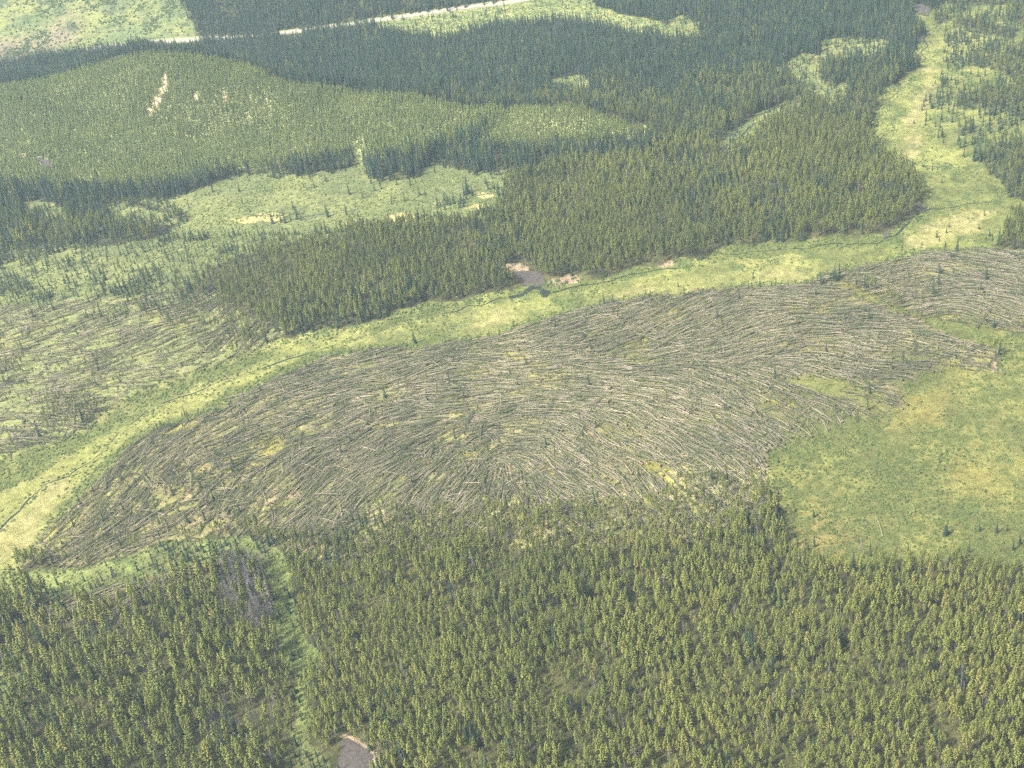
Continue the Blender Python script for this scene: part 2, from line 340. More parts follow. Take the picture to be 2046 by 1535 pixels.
# ------------------------------------------------------------------ tree models
def pine_model(r, h=16.5, start=.42, rad=1.45, n=46):
    t = MB(); bend = r.randn(2) * .25
    P = [(bend[0] * (q * q), bend[1] * (q * q), h * q) for q in (-.02, .3, .62, .97)]
    t.tube(P, [.16, .13, .09, .02])
    for k in range(7):                                  # dead lower twigs
        a = r.rand() * 6.28; z = h * (.2 + .3 * r.rand()); L = .7 + r.rand() * .6
        t.tube([(0, 0, z), (math.cos(a) * L, math.sin(a) * L, z - .1)], [.03, .008], 3)
    c = MB()
    for k in range(n):
        q = (k + r.rand()) / n; z = h * (start + (1 - start) * q)
        rr = rad * min(1.0, .55 + q * 2.2) * (1 - q ** 1.9) * (.75 + .5 * r.rand()) + .12
        a = k * 2.4 + r.randn() * .5; d = np.array([math.cos(a), math.sin(a), .35 + .5 * q])
        g = .8 + .35 * (1 - q)
        c.clump((math.cos(a) * rr * .55, math.sin(a) * rr * .55, z), d, .5 + rr * .75, .36 * g, .30 * g, r, .72 + .56 * r.rand())
    c.clump((bend[0], bend[1], h), (0.02, 0, 1), 1.1, .2, .2, r, 1.15)
    return c, t
def spruce_model(r, h=15, rad=1.9, n=62, start=.05):
    t = MB(); t.tube([(0, 0, -.3), (0, 0, h * .5), (0, 0, h * .96)], [.2, .11, .02])
    c = MB()
    for k in range(n):
        q = ((k + r.rand()) / n) ** 1.15; z = h * (start + (1 - start) * q)
        rr = rad * (1 - q) ** .85 * (.75 + .45 * r.rand()) + .1
        a = k * 2.4 + r.randn() * .4; d = np.array([math.cos(a), math.sin(a), -.35])
        c.clump((math.cos(a) * rr * .55, math.sin(a) * rr * .55, z), d, .35 + rr, .28 + .18 * rr, .26 + .06 * rr, r, .7 + .55 * r.rand())
    c.clump((0, 0, h * .98), (0, 0, 1), 1.3, .16, .16, r, 1.1)
    return c, t
def dead_model(r, h=14):
    t = MB(); b = r.randn(2) * .5; t.tube([(0, 0, -.3), (b[0] * .3, b[1] * .3, h * .5), (b[0], b[1], h)], [.17, .11, .02])
    c = MB()
    for k in range(70):
        q = .25 + .73 * r.rand(); z = h * q; L = (1.7 * (1 - q) ** .7 + .25) * (.6 + .7 * r.rand()); a = r.rand() * 6.28
        c.tube([(b[0] * q * q, b[1] * q * q, z), (math.cos(a) * L, math.sin(a) * L, z - .25 * L + r.randn() * .2)], [.06, .02], 3, .8 + .5 * r.rand())
    return c, t
def fallen_model(r, h=16, dense=1.0, root=True):
    """lies along +X with its butt at the origin"""
    t = MB(); bz = .25 + r.rand() * .25; by = r.randn() * .6; tk = .8 + .4 * r.rand()
    P = [(0, 0, .45), (h * .33, by * .5, .5 + bz), (h * .66, by * .9, .5 + bz), (h * .98, by, .45)]
    t.tube(P, [.14 * tk, .12 * tk, .09 * tk, .04])
    c = MB(); n = int(58 * dense)
    for k in range(n):
        q = .30 + .70 * (k + r.rand()) / n; sd_ = 1 if r.rand() < .5 else -1
        rr = (.80 * (1 - ((q - .3) / .7) ** 2.4) * min(1, (q - .26) * 5) + .1) * (.5 + .8 * r.rand())
        c.clump((h * q, by * q + sd_ * (.10 + rr * .7), .42 + bz * .4 + .35 * r.rand()), (1.6, sd_ * .8, r.randn() * .3), .6 + rr * .9, .22, .20, r, .65 + .6 * r.rand())
    g = None
    if root:
        g = MB(); V = [(-.15, 0, .35)]; m = 9
        for k in range(m):
            a = 6.28 * k / m; R = .95 * (.55 + .8 * r.rand()); V.append((-.1 + r.randn() * .15, math.cos(a) * R, .45 + math.sin(a) * R * .9))
        V.append((.28, 0, .35))
        F = [(0, 1 + (k + 1) % m, 1 + k) for k in range(m)] + [(m + 1, 1 + k, 1 + (k + 1) % m) for k in range(m)]
        g.add(V, F)
    return c, t, g
def shrub_model(r, rad=1.1, h=1.0, n=13):
    c = MB()
    for k in range(n):
        a = r.rand() * 6.28; q = math.sqrt(r.rand()); z = h * (1 - q * q) * .75 + .15
        c.clump((math.cos(a) * q * rad * .8, math.sin(a) * q * rad * .8, z * .8), (math.cos(a), math.sin(a), .5), .75 * rad, .42 * rad, .36 * h, r, .7 + .6 * r.rand())
    return c
rm = np.random.RandomState(5)
K = {}
K['pine'] = [[('crown', c.mesh("pine_crown", M_PINE)), ('trunk', t.mesh("pine_trunk", M_TRUNK))] for c, t in
             [pine_model(rm, 16.0 + rm.randn() * 1.0, (.58, .46, .52, .42, .62, .50, .44, .56)[q], (1.35, 2.0, 1.75, 2.15, 1.6, 1.45, 1.85, 2.0)[q], 46) for q in range(8)]]
K['spruce'] = [[('crown', c.mesh("spruce_crown", M_SPRUCE)), ('trunk', t.mesh("spruce_trunk", M_TRUNK))] for c, t in
               [spruce_model(rm, 15 + rm.randn(), 1.5 + .6 * rm.rand(), 60) for _ in range(5)]]
K['dead'] = [[('crown', c.mesh("bare_crown", M_DEAD)), ('trunk', t.mesh("dead_trunk", M_DEAD))] for c, t in [dead_model(rm, 13 + rm.rand() * 3) for _ in range(4)]]
K['fallen'] = []
for q in range(7):
    c, t, g = fallen_model(rm, 16 + rm.rand() * 4, (1.2, 1.0, .9, 1.1, .55, .2, 1.0)[q], q % 2 == 0)
    parts = [('crown', c.mesh("fallen_crown", M_FELLED)), ('trunk', t.mesh("fallen_trunk", M_LOG))]
    if g: parts.append(('root_plate', g.mesh("root_plate", M_ROOT)))
    K['fallen'].append(parts)
def joined(c, t, m1, m2, name):
    me = c.mesh(name, m1); n1 = len(me.polygons)
    o = MB(); o.v = c.v + t.v; o.s = c.s + t.s; o.f = list(c.f) + [f + c.n for f in t.f]; o.n = c.n + t.n
    me = o.mesh(name, m1); me.materials.append(m2)
    idx = np.zeros(len(me.polygons), np.int32); idx[n1:] = 1; me.polygons.foreach_set("material_index", idx); return me
K['young'] = [[(None, joined(*pine_model(rm, 8.5, .10, 1.25, 34), M_YOUNG, M_TRUNK, "young_pine"))] for _ in range(5)]
K['shrub'] = [[(None, shrub_model(rm, 1.0 + .3 * rm.rand(), .9 + .4 * rm.rand()).mesh("shrub", M_SHRUB))] for _ in range(5)]

# ------------------------------------------------------------------ object helpers
def tag(o, label=None, cat=None, group=None, kind=None):
    if label: o['label'] = label
    if cat: o['category'] = cat
    if group: o['group'] = group
    if kind: o['kind'] = kind
    return o
SRC = {}
def individual(kind, var, name, loc, rot, sc, tint, label, cat, group=None):
    parts = K[kind][var]
    if len(parts) == 1:
        o = bpy.data.objects.new(name, parts[0][1]); COL.objects.link(o); o['tint'] = float(tint)
        SRC.setdefault((kind, var), [o])
    else:
        o = bpy.data.objects.new(name, None); COL.objects.link(o); o.empty_display_size = .5
        ch = []
        for pn, me in parts:
            c = bpy.data.objects.new(pn, me); COL.objects.link(c); c.parent = o; c['tint'] = float(tint); ch.append(c)
        SRC.setdefault((kind, var), ch)
    o.location = loc; o.rotation_euler = rot; o.scale = (sc, sc, sc)
    return tag(o, label, cat, group)
def stuff(name, kind, pos, rot, sc, var, tint, label, cat):
    n = len(pos)
    if n == 0: return
    me = bpy.data.meshes.new(name); me.vertices.add(n); me.vertices.foreach_set("co", np.asarray(pos, np.float32).ravel())
    for an, ty, arr, f in (("rot", 'FLOAT_VECTOR', rot, "vector"), ("sc", 'FLOAT', sc, "value"), ("tint", 'FLOAT', tint, "value")):
        at = me.attributes.new(an, ty, 'POINT'); at.data.foreach_set(f, np.asarray(arr, np.float32).ravel())
    at = me.attributes.new("variant", 'INT', 'POINT'); at.data.foreach_set("value", np.asarray(var, np.int32))
    o = bpy.data.objects.new(name, me); COL.objects.link(o)
    ng = bpy.data.node_groups.new(name + "_nodes", 'GeometryNodeTree')
    ng.interface.new_socket("Geometry", in_out='INPUT', socket_type='NodeSocketGeometry')
    ng.interface.new_socket("Geometry", in_out='OUTPUT', socket_type='NodeSocketGeometry')
    N, L = ng.nodes, ng.links
    gi = N.new("NodeGroupInput"); go = N.new("NodeGroupOutput")
    iop = N.new("GeometryNodeInstanceOnPoints"); L.new(gi.outputs[0], iop.inputs['Points'])
    allj = N.new("GeometryNodeJoinGeometry")
    for v in range(len(K[kind])):
        j = N.new("GeometryNodeJoinGeometry")
        for src in SRC[(kind, v)]:
            oi = N.new("GeometryNodeObjectInfo"); oi.transform_space = 'ORIGINAL'; oi.inputs['Object'].default_value = src
            oi.inputs['As Instance'].default_value = False; L.new(oi.outputs['Geometry'], j.inputs[0])
        g2i = N.new("GeometryNodeGeometryToInstance"); L.new(j.outputs[0], g2i.inputs[0]); L.new(g2i.outputs[0], allj.inputs[0])
    L.new(allj.outputs[0], iop.inputs['Instance']); iop.inputs['Pick Instance'].default_value = True
    def attr(nm, ty):
        a = N.new("GeometryNodeInputNamedAttribute"); a.data_type = ty; a.inputs['Name'].default_value = nm; return a.outputs['Attribute']
    L.new(attr("variant", 'INT'), iop.inputs['Instance Index'])
    e2r = N.new("FunctionNodeEulerToRotation"); L.new(attr("rot", 'FLOAT_VECTOR'), e2r.inputs[0]); L.new(e2r.outputs[0], iop.inputs['Rotation'])
    L.new(attr("sc", 'FLOAT'), iop.inputs['Scale']); L.new(iop.outputs[0], go.inputs[0])
    md = o.modifiers.new("scatter", 'NODES'); md.node_group = ng
    return tag(o, label, cat, None, 'stuff')

# ------------------------------------------------------------------ ground sheet
def ground_colour(x, y):
    xs, ys = x, y; x, y = warp(x, y); px_c = project(x, y, 0 * x)[0]
    n1 = fbm(xs, ys, 45, 101, 4)[:, None]; n2 = fbm(xs, ys, 12, 131, 3)[:, None]; n3 = fbm(xs, ys, 150, 171, 3)[:, None]
    n4 = fbm(xs, ys, 5, 191, 2)[:, None]
    def mix(a, b, t): return np.array(a) * (1 - t) + np.array(b) * t
    C = mix((.075, .085, .040), (.150, .150, .062), sstep((n2 - .3) * 2.2))                       # forest floor
    def put(m, col):
        m = m[:, None]; C[:] = np.where(m, col, C)
    river = mix((.210, .235, .080), (.325, .350, .110), sstep((n1 - .32) * 2.6))
    river = mix(river, (.135, .180, .062), sstep((n2 - .48) * 5) * .85)
    river = mix(river, (.40, .385, .150), sstep((n3 - .55) * 4) * .6)
    bog = mix((.180, .200, .072), (.300, .310, .100), sstep((n1 - .35) * 2.8)); bog = mix(bog, (.37, .30, .115), sstep((n3 - .52) * 4) * .55)
    bog = mix(bog, (.125, .155, .052), sstep((n4 - .40) * 4.5) * .85)
    lm = mix((.195, .230, .095), (.270, .300, .115), sstep((n1 - .38) * 2.8)); lm = mix(lm, (.150, .185, .075), sstep((n2 - .5) * 4) * .5)
    fall = mix((.185, .205, .080), (.310, .300, .120), sstep((n1 - .3) * 2.4)); fall = mix(fall, (.40, .325, .190), sstep((n2 - .58) * 5) * .7)
    fall = mix(fall, (.34, .32, .075), sstep((fbm(xs, ys, 20, 222, 3)[:, None] - .58) * 6) * .8)
    fallw = mix(fall, (.235, .270, .110), .45 + .4 * n1) * 1.25
    top = mix((.210, .270, .115), (.330, .360, .135), sstep((n1 - .35) * 3)); top = mix(top, (.350, .290, .215), sstep((n3 - .46) * 4) * .85)
    top = mix(top, (.085, .130, .075), sstep((n2 - .60) * 7) * .8)
    strip = mix((.230, .285, .115), (.370, .400, .150), sstep((n2 - .35) * 3))
    young = mix((.185, .215, .085), (.290, .300, .130), sstep((n1 - .4) * 3))
    put(HF.inside(x, y) | HF2.inside(x, y), young)
    put(W1.inside(x, y) | TRANS.inside(x, y) | W2.inside(x, y) | W4.inside(x, y), fall); put(W3.inside(x, y), fallw)
    put(LM1.inside(x, y) | LM2.inside(x, y), lm); put(RIVER.inside(x, y), river); put(BOG.inside(x, y), bog); put(GLADE.inside(x, y), mix(river, (.26, .27, .09), .6))
    C[:] = mix(C, mix((.285, .320, .095), (.370, .380, .120), n2), soft('lime', LIME, xs, ys, 1, 12) * .75)
    C[:] = mix(C, mix((.110, .145, .050), (.170, .205, .065), n2), soft('willow', WILLOW, xs, ys, 1, 12) * .85)
    put(GULLY.inside(x, y), mix(mix((.120, .155, .055), (.230, .275, .090), sstep((n2 - .35) * 3)), (.120, .125, .055), sstep((n1 - .50) * 6) * .7))
    put(TOPM.inside(x, y), top); put(STRIP.inside(x, y), strip); put(anyin(CLEAR, x, y), strip)
    C[:] = mix(C, (.43, .37, .115), soft('gold', GOLD, xs, ys, 8, 30) * (.22 + .45 * n2)); C[:] = mix(C, mix((.37, .36, .130), (.48, .43, .210), n2), soft('straw', STRAW, xs, ys, 2, 16) * (.45 + .75 * n4) * .8)
    put(anyin(PANS, x, y), mix((.46, .44, .170), (.55, .49, .220), n4)); put(anyin(TAN, x, y), mix((.34, .26, .165), (.50, .40, .270), n4))
    rw = anyin(RWOOD, x, y); put(rw, mix((.085, .100, .045), (.190, .200, .080), n1))
    # broad patches of drier and wetter plants, everywhere
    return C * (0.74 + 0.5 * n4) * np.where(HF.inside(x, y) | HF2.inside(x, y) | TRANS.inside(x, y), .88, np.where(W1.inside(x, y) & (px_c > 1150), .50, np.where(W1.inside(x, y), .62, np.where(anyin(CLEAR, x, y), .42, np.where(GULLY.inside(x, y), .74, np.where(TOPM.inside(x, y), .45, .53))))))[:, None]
CORN = plane_hit(np.array([0, 2046, 0, 2046.]), np.array([0, 0, 1535, 1535.]))
A0 = min(np.arctan2(CORN[0], CORN[1])) - .05; A1 = max(np.arctan2(CORN[0], CORN[1])) + .05
kk = .0023
ang = np.concatenate([np.arange(-1.3, A0 - .02, .04), np.arange(A0, A1, kk), np.arange(A1 + .02, 1.3, .04)])
rad = np.concatenate([np.geomspace(60, 400, 30, endpoint=False), np.exp(np.arange(math.log(400), math.log(2650), kk)), np.geomspace(2680, 6500, 40)])
AA, RR = np.meshgrid(ang, rad); gxx = (np.sin(AA) * RR).ravel(); gyy = (np.cos(AA) * RR).ravel()
gzz = height(gxx, gyy)
nr, nc = len(rad), len(ang); I = np.arange(nr * nc).reshape(nr, nc)
F = np.stack([I[:-1, :-1], I[:-1, 1:], I[1:, 1:], I[1:, :-1]], -1).reshape(-1, 4)
MG, nt, out = new_mat("ground_cover")
a = nt.nodes.new("ShaderNodeAttribute"); a.attribute_name = 'cover'
f1 = noise_tex(nt, .9, 5, .75); f2 = noise_tex(nt, .22, 4, .7)
fac = mth(nt, 'ADD', mth(nt, 'MULTIPLY', f1, 2.3), mth(nt, 'MULTIPLY', f2, 1.5))
fac = mth(nt, 'MINIMUM', mth(nt, 'MAXIMUM', mth(nt, 'ADD', fac, -.90), .35), 1.75)
d = nt.nodes.new("ShaderNodeBsdfDiffuse"); nt.links.new(scale_col(nt, a.outputs['Color'], fac), d.inputs[0])
bp = nt.nodes.new("ShaderNodeBump"); bp.inputs['Strength'].default_value = 1.0; bp.inputs['Distance'].default_value = 1.1
nt.links.new(f1, bp.inputs['Height']); nt.links.new(bp.outputs[0], d.inputs['Normal']); nt.links.new(d.outputs[0], out.inputs[0])
gme = mesh_np("ground", np.stack([gxx, gyy, gzz], -1), F[:, ::-1], MG)
gc = ground_colour(gxx, gyy); ca = gme.attributes.new("cover", 'FLOAT_COLOR', 'POINT')
ca.data.foreach_set("color", np.concatenate([gc, np.ones((len(gc), 1))], 1).astype(np.float32).ravel())
gme.polygons.foreach_set("use_smooth", np.ones(len(gme.polygons), bool))
ground = bpy.data.objects.new("ground", gme); COL.objects.link(ground); tag(ground, None, None, None, 'structure')

# ------------------------------------------------------------------ road, creeks, scree
def simple_mat(name, lo, hi, sc, rough=.9, spec=0.0, bump=0.3):
    m, nt, out = new_mat(name); p = nt.nodes.new("ShaderNodeBsdfPrincipled")
    f = noise_tex(nt, sc, 5, .7); nt.links.new(ramp(nt, f, [(.3, lo), (.7, hi)]), p.inputs['Base Color'])
    p.inputs['Roughness'].default_value = rough; p.inputs['Specular IOR Level'].default_value = spec
    b = nt.nodes.new("ShaderNodeBump"); b.inputs['Distance'].default_value = bump; nt.links.new(f, b.inputs['Height']); nt.links.new(b.outputs[0], p.inputs['Normal'])
    nt.links.new(p.outputs[0], out.inputs[0]); return m
M_ROAD = simple_mat("road_gravel", (.18, .17, .14), (.25, .235, .195), .4)
M_WATER = simple_mat("creek_water", (.012, .016, .012), (.022, .028, .020), .3, .12, .5, .02)
M_SCREE = simple_mat("scree", (.036, .033, .032), (.078, .070, .064), .45, .9, 0, .5)
def line_world(pts, step, wob=0.0, ws=12, seed=1):
    p = np.array(pts, float); d = np.r_[0, np.cumsum(np.hypot(*np.diff(p, axis=0).T))]
    s = np.arange(0, d[-1], 3.0); px = np.interp(s, d, p[:, 0]); py = np.interp(s, d, p[:, 1])
    x, y = march(px, py, base_h)
    d = np.r_[0, np.cumsum(np.hypot(np.diff(x), np.diff(y)))]; s = np.arange(0, d[-1], step); x = np.interp(s, d, x); y = np.interp(s, d, y)
    k = np.ones(5) / 5
    if len(x) > 8:
        x[2:-2] = np.convolve(x, k, 'valid'); y[2:-2] = np.convolve(y, k, 'valid')
    if wob:
        tx = np.gradient(x); ty = np.gradient(y); L = np.hypot(tx, ty); o = (fbm(s, s * 0, ws, seed, 2) - .5) * 2 * wob
        x = x - ty / L * o; y = y + tx / L * o
    return x, y
def ribbon(name, x, y, w, mat, lift, across=2):
    tx = np.gradient(x); ty = np.gradient(y); L = np.hypot(tx, ty) + 1e-6; V = []
    w = np.broadcast_to(w, x.shape)
    for q in np.linspace(-.5, .5, across + 1):
        X = x - ty / L * w * q; Y = y + tx / L * w * q; V.append(np.stack([X, Y, height(X, Y) + lift], -1))
    n = len(x); V = np.stack(V, 1).reshape(-1, 3); m = across + 1; F = []
    for i in range(n - 1):
        for j in range(across):
            a = i * m + j; F.append((a, a + 1, a + m + 1, a + m))
    me = mesh_np(name, V, np.array(F)[:, ::-1], mat)
    o = bpy.data.objects.new(name, me); COL.objects.link(o); return tag(o, None, None, None, 'structure')
ROADS = [line_world([(180, 101), (240, 92), (300, 85), (350, 82), (405, 79), (460, 77), (520, 73), (610, 62), (690, 51), (755, 41), (860, 26), (960, 12), (1035, 3), (1160, -14)], 6)]
M_VERGE = simple_mat("road_verge", (.11, .13, .055), (.20, .20, .10), .3)
ribbon("road_verge", *ROADS[0], 12.0, M_VERGE, .30, 6)
ribbon("gravel_road", *ROADS[0], 6.5, M_ROAD, .55, 4)
CREEKS = [line_world(p, 2.0, w, s, i) for i, (p, w, s) in enumerate((
    ([(-60, 1080), (0, 1047), (15, 1030), (50, 992), (70, 975), (85, 956), (110, 948), (133, 942), (137, 930), (150, 928), (165, 920), (185, 908), (200, 894), (215, 880),
      (228, 868), (232, 855), (250, 845), (275, 825), (290, 812), (310, 800), (345, 788), (380, 776), (440, 752), (500, 733), (600, 700), (690, 674), (760, 652),
      (790, 641), (830, 629), (865, 621), (918, 611), (926, 603), (960, 601), (985, 592), (1020, 584), (1045, 581), (1050, 575), (1060, 568), (1075, 568), (1090, 576),
      (1120, 573), (1140, 566), (1200, 556), (1290, 536), (1390, 523)], 2.2, 14),
    ([(1390, 523), (1440, 500), (1500, 494), (1580, 489), (1680, 481), (1760, 478), (1790, 462), (1815, 438), (1835, 418), (1860, 408), (1900, 405), (1950, 398), (2000, 394), (2030, 380)], 3.5, 16),
    ([(2005, 388), (1985, 366), (1960, 349), (1930, 336), (1905, 325), (1870, 326), (1830, 320), (1806, 311), (1795, 305), (1770, 299), (1752, 290), (1775, 262), (1782, 235), (1770, 215), (1782, 190), (1800, 165)], 5, 18),
    ([(1800, 165), (1820, 140), (1838, 120), (1850, 112), (1838, 98), (1850, 80), (1860, 62), (1880, 40), (1890, 22)], 6, 22),
    ([(470, 437), (500, 428), (560, 426), (600, 430), (680, 422), (720, 412), (760, 400), (820, 395), (880, 408), (940, 392), (1000, 378), (1080, 334)], 3, 16),
    ([(1460, 282), (1480, 268), (1490, 258), (1520, 232), (1560, 210), (1600, 200)], 4, 16), ([(1650, 184), (1625, 150), (1600, 122), (1625, 110), (1650, 95), (1720, 82)], 4, 16)))]
bx_, by_ = line_world([(1016, 587), (1042, 582), (1050, 575), (1062, 568), (1076, 568), (1090, 575), (1102, 574)], 1.2)
ribbon("creek", bx_, by_, 2.6 + 1.6 * fbm(np.arange(len(bx_)) * 1.2, 0 * bx_, 9, 77, 2), M_WATER, .42)
for i, (x, y) in enumerate(CREEKS):
    ribbon("creek", x, y, np.clip(2.6 * fbm(np.arange(len(x)) * 2.0, 0 * x, 22, 40 + i, 3) - .62, .05, 3), M_WATER, .28)
px_, py_ = march(np.array([1086.]), np.array([579.]), base_h)
def patch(name, q, mat, step, lift, label):
    X, Y = np.meshgrid(np.arange(q.x.min() - 4, q.x.max() + 4, step), np.arange(q.y.min() - 4, q.y.max() + 4, step))
    wx, wy = warp(X + step / 2, Y + step / 2, 2.6); ins = q.inside(wx.ravel(), wy.ravel()).reshape(X.shape)
    n = X.shape[1]; I = np.arange(X.size).reshape(X.shape); m = ins[:-1, :-1]
    F = np.stack([I[:-1, :-1][m], I[:-1, 1:][m], I[1:, 1:][m], I[1:, :-1][m]], -1)
    if not len(F): return
    used, inv = np.unique(F, return_inverse=True); xx, yy = X.ravel()[used], Y.ravel()[used]
    z = height(xx, yy) + lift + fbm(xx, yy, 3, 8, 2) * .5
    me = mesh_np(name, np.stack([xx, yy, z], -1), inv.reshape(-1, 4), mat); o = bpy.data.objects.new(name, me); COL.objects.link(o); tag(o, label, None, None, 'structure')
for q in SCREE: patch("scree_slope", q, M_SCREE, 1.0, .3, None)
# the dark pool at the creek's bend
pc = MB(); m = 14; V = [(0, 0, 0)] + [(math.cos(6.28 * k / m) * 3.0 * (.8 + .4 * rm.rand()), math.sin(6.28 * k / m) * 5.5 * (.8 + .4 * rm.rand()), 0) for k in range(m)]
pc.add(V, [(0, 1 + k, 1 + (k + 1) % m) for k in range(m)])
pool = bpy.data.objects.new("pool_water", pc.mesh("pool_water", M_WATER)); COL.objects.link(pool); pool.location = (px_[0], py_[0], float(height(px_, py_)[0]) + .7); tag(pool, None, None, None, 'structure')

# ------------------------------------------------------------------ scatter
def jitter_grid(step):
    X, Y = np.meshgrid(np.arange(-1150, 1150, step), np.arange(380, 2700, step))
    X = X + (rng.rand(*X.shape) - .5) * step * 1.0; Y = Y + (rng.rand(*Y.shape) - .5) * step * 1.0
    x, y = X.ravel(), Y.ravel(); px, py = project(x, y, height(x, y)); r = np.hypot(x, y)
    mg = 70 * FPX / r * .9
    k = (px > -mg) & (px < 2046 + mg) & (py > -60) & (py < 1535 + mg)
    return x[k], y[k], px[k], py[k]
def near_line(x, y, lines, w):
    o = np.zeros(x.shape, bool)
    for lx, ly in lines:
        bb = (x > lx.min() - w) & (x < lx.max() + w) & (y > ly.min() - w) & (y < ly.max() + w); idx = np.nonzero(bb)[0]
        for c in np.array_split(idx, max(1, len(idx) // 4000)):
            d = ((x[c][:, None] - lx[None, ::2]) ** 2 + (y[c][:, None] - ly[None, ::2]) ** 2).min(1); o[c[d < w * w]] = True
    return o
R = rng.rand
x, y, px, py = jitter_grid(2.95)
_w = warp(x, y, 4.0); _k = ~(HF.inside(*_w) | HF2.inside(*_w))
x2, y2, px2, py2 = jitter_grid(2.35); _w = warp(x2, y2, 4.0); _k2 = HF.inside(*_w) | HF2.inside(*_w)
x, y, px, py = (np.concatenate([a[_k], b[_k2]]) for a, b in ((x, x2), (y, y2), (px, px2), (py, py2)))
wx, wy = warp(x, y, 4.0); n = len(x)
IN = {k: q.inside(wx, wy) for k, q in dict(river=RIVER, bog=BOG, glade=GLADE, w1=W1, tr=TRANS, w2=W2, w3=W3, w4=W4, gully=GULLY, dz=DEADZ, dz2=DEADZ2, lm1=LM1, lm2=LM2,
      hf=HF, hf2=HF2, topm=TOPM, strip=STRIP, scat=SCATTER).items()}
IN['rw'] = anyin(RWOOD, wx, wy); IN['clear'] = anyin(CLEAR, wx, wy); IN['bare'] = anyin(SCREE, wx, wy) | anyin(TAN, wx, wy) & (R(n) < .8)
def Poly2(p):
    q = Poly(p); q.x, q.y = march(q.p[:, 0], q.p[:, 1], base_h); return q.inside(wx, wy)
road = near_line(x, y, ROADS, 5.5) | ((((px > 300) & (px < 402)) | ((px > 560) & (px < 606))) & near_line(x, y, ROADS, 34.0) & (py > 60 + (610 - px) * .03))
fallz = IN['w1'] | IN['w2'] | IN['w3'] | IN['w4']
opn = IN['river'] | IN['bog'] | IN['lm1'] | IN['lm2'] | IN['gully'] | IN['topm'] | IN['strip'] | IN['clear']
wood = ~(opn | fallz | IN['tr'] | IN['bare'] | road)
wood |= IN['rw'] & ~IN['bare']
young = (IN['hf'] | IN['hf2']) & ~IN['bare'] & ~road
def draw_zone(): return draw
draw = Poly2([(560, 352), (600, 322), (690, 298), (720, 272), (765, 300), (860, 288), (930, 240), (1020, 212), (1005, 235), (945, 290), (1060, 302), (1200, 292), (1320, 275), (1310, 312), (1100, 334), (930, 348), (885, 312), (820, 360), (770, 370), (735, 352), (700, 348), (600, 354)]) & wood
draw |= Poly2([(-150, 375), (0, 375), (250, 385), (440, 345), (470, 350), (330, 405), (200, 410), (0, 415), (-150, 400)]) & wood
den = np.zeros(n); near_y = np.hypot(x, y); mixz = Poly2([(330, 575), (430, 588), (480, 600), (560, 570), (640, 640), (600, 668), (500, 695), (420, 685), (300, 640), (250, 600)])
holes = fbm(x, y, 26, 301, 3)
den[wood] = .84; den[wood & (holes > .62)] = .40
thin = Poly2([(430, 520), (600, 492), (640, 500), (600, 560), (500, 640), (430, 595), (350, 580)]); den[thin & wood] *= .6
den[draw_zone()] *= .66
den[IN['rw']] = .55
den[young] = .95
# the thin lodgepole stand on the terrace edge by the left blowdown and the open wood at the bottom left
den[IN['lm2']] = .15 + .60 * sstep((fbm(x, y, 40, 411, 3)[IN['lm2']] - .48) * 8)
den[IN['lm1']] = .008 + .12 * (fbm(x, y, 30, 421, 2)[IN['lm1']] > .70)
for q_, k_, a_ in ((LM1, 'lm1', .45), (BOG, 'bog', .30)):
    e_ = grid_at(blur(q_.inside(gx, gy) * 1.0, 7), x, y); m_ = IN[k_] & ((py > 1000) | (k_ == 'lm1')); den[m_] += a_ * sstep((.82 - e_[m_]) * 3.2)
den[IN['scat'] & ~IN['rw']] = .09 + .35 * sstep((fbm(x, y, 45, 431, 3)[IN['scat'] & ~IN['rw']] - .52) * 7)
den[IN['tr']] = .20 + .62 * sstep((py[IN['tr']] - 985 + (px[IN['tr']] - 1000) * .06 + (fbm(x[IN['tr']], y[IN['tr']], 25, 461, 2) - .5) * 70) / 75)
den[IN['w1']] = .012; den[IN['w3']] = .035 + .35 * sstep((fbm(x, y, 50, 441, 2)[IN['w3']] - .62) * 8); den[IN['w3'] & mixz] = .34; den[IN['w2']] = .01; den[IN['w4']] = .10
lowleft = (px < 560) & (py > 1140) & wood; den[lowleft] *= .50
fs = IN['w1'] & (px < 520) & (py > 930); den[fs] = .07
edge = IN['w1'] & (RIVER.inside(x, y + 9) | RIVER.inside(x - 4, y + 14)); den[edge] = .10
den[IN['bog'] & (py < 1000)] = .002; den[IN['gully']] = .10 + .30 * (holes[IN['gully']] > .56)
den[IN['topm']] = .0; den[IN['strip']] = .06; den[IN['clear']] = .20
den[IN['dz'] & wood] = .85
den[road] = 0
take = R(n) < den
# kinds
spr = fbm(x, y, 70, 501, 3); far = sstep((near_y - 1150) / 300)
p_spr = .05 + .90 * far + .35 * (spr > .62); p_spr = np.where(opn & ~IN['rw'], .92, p_spr); p_spr = np.where(IN['rw'], .55, p_spr)
p_spr = np.where(IN['lm2'], .6, p_spr); p_spr = np.where((py > 1000) & wood, .03 + .14 * (spr > .66), p_spr); p_spr = np.where(IN['w1'] | IN['w2'], .45, p_spr)
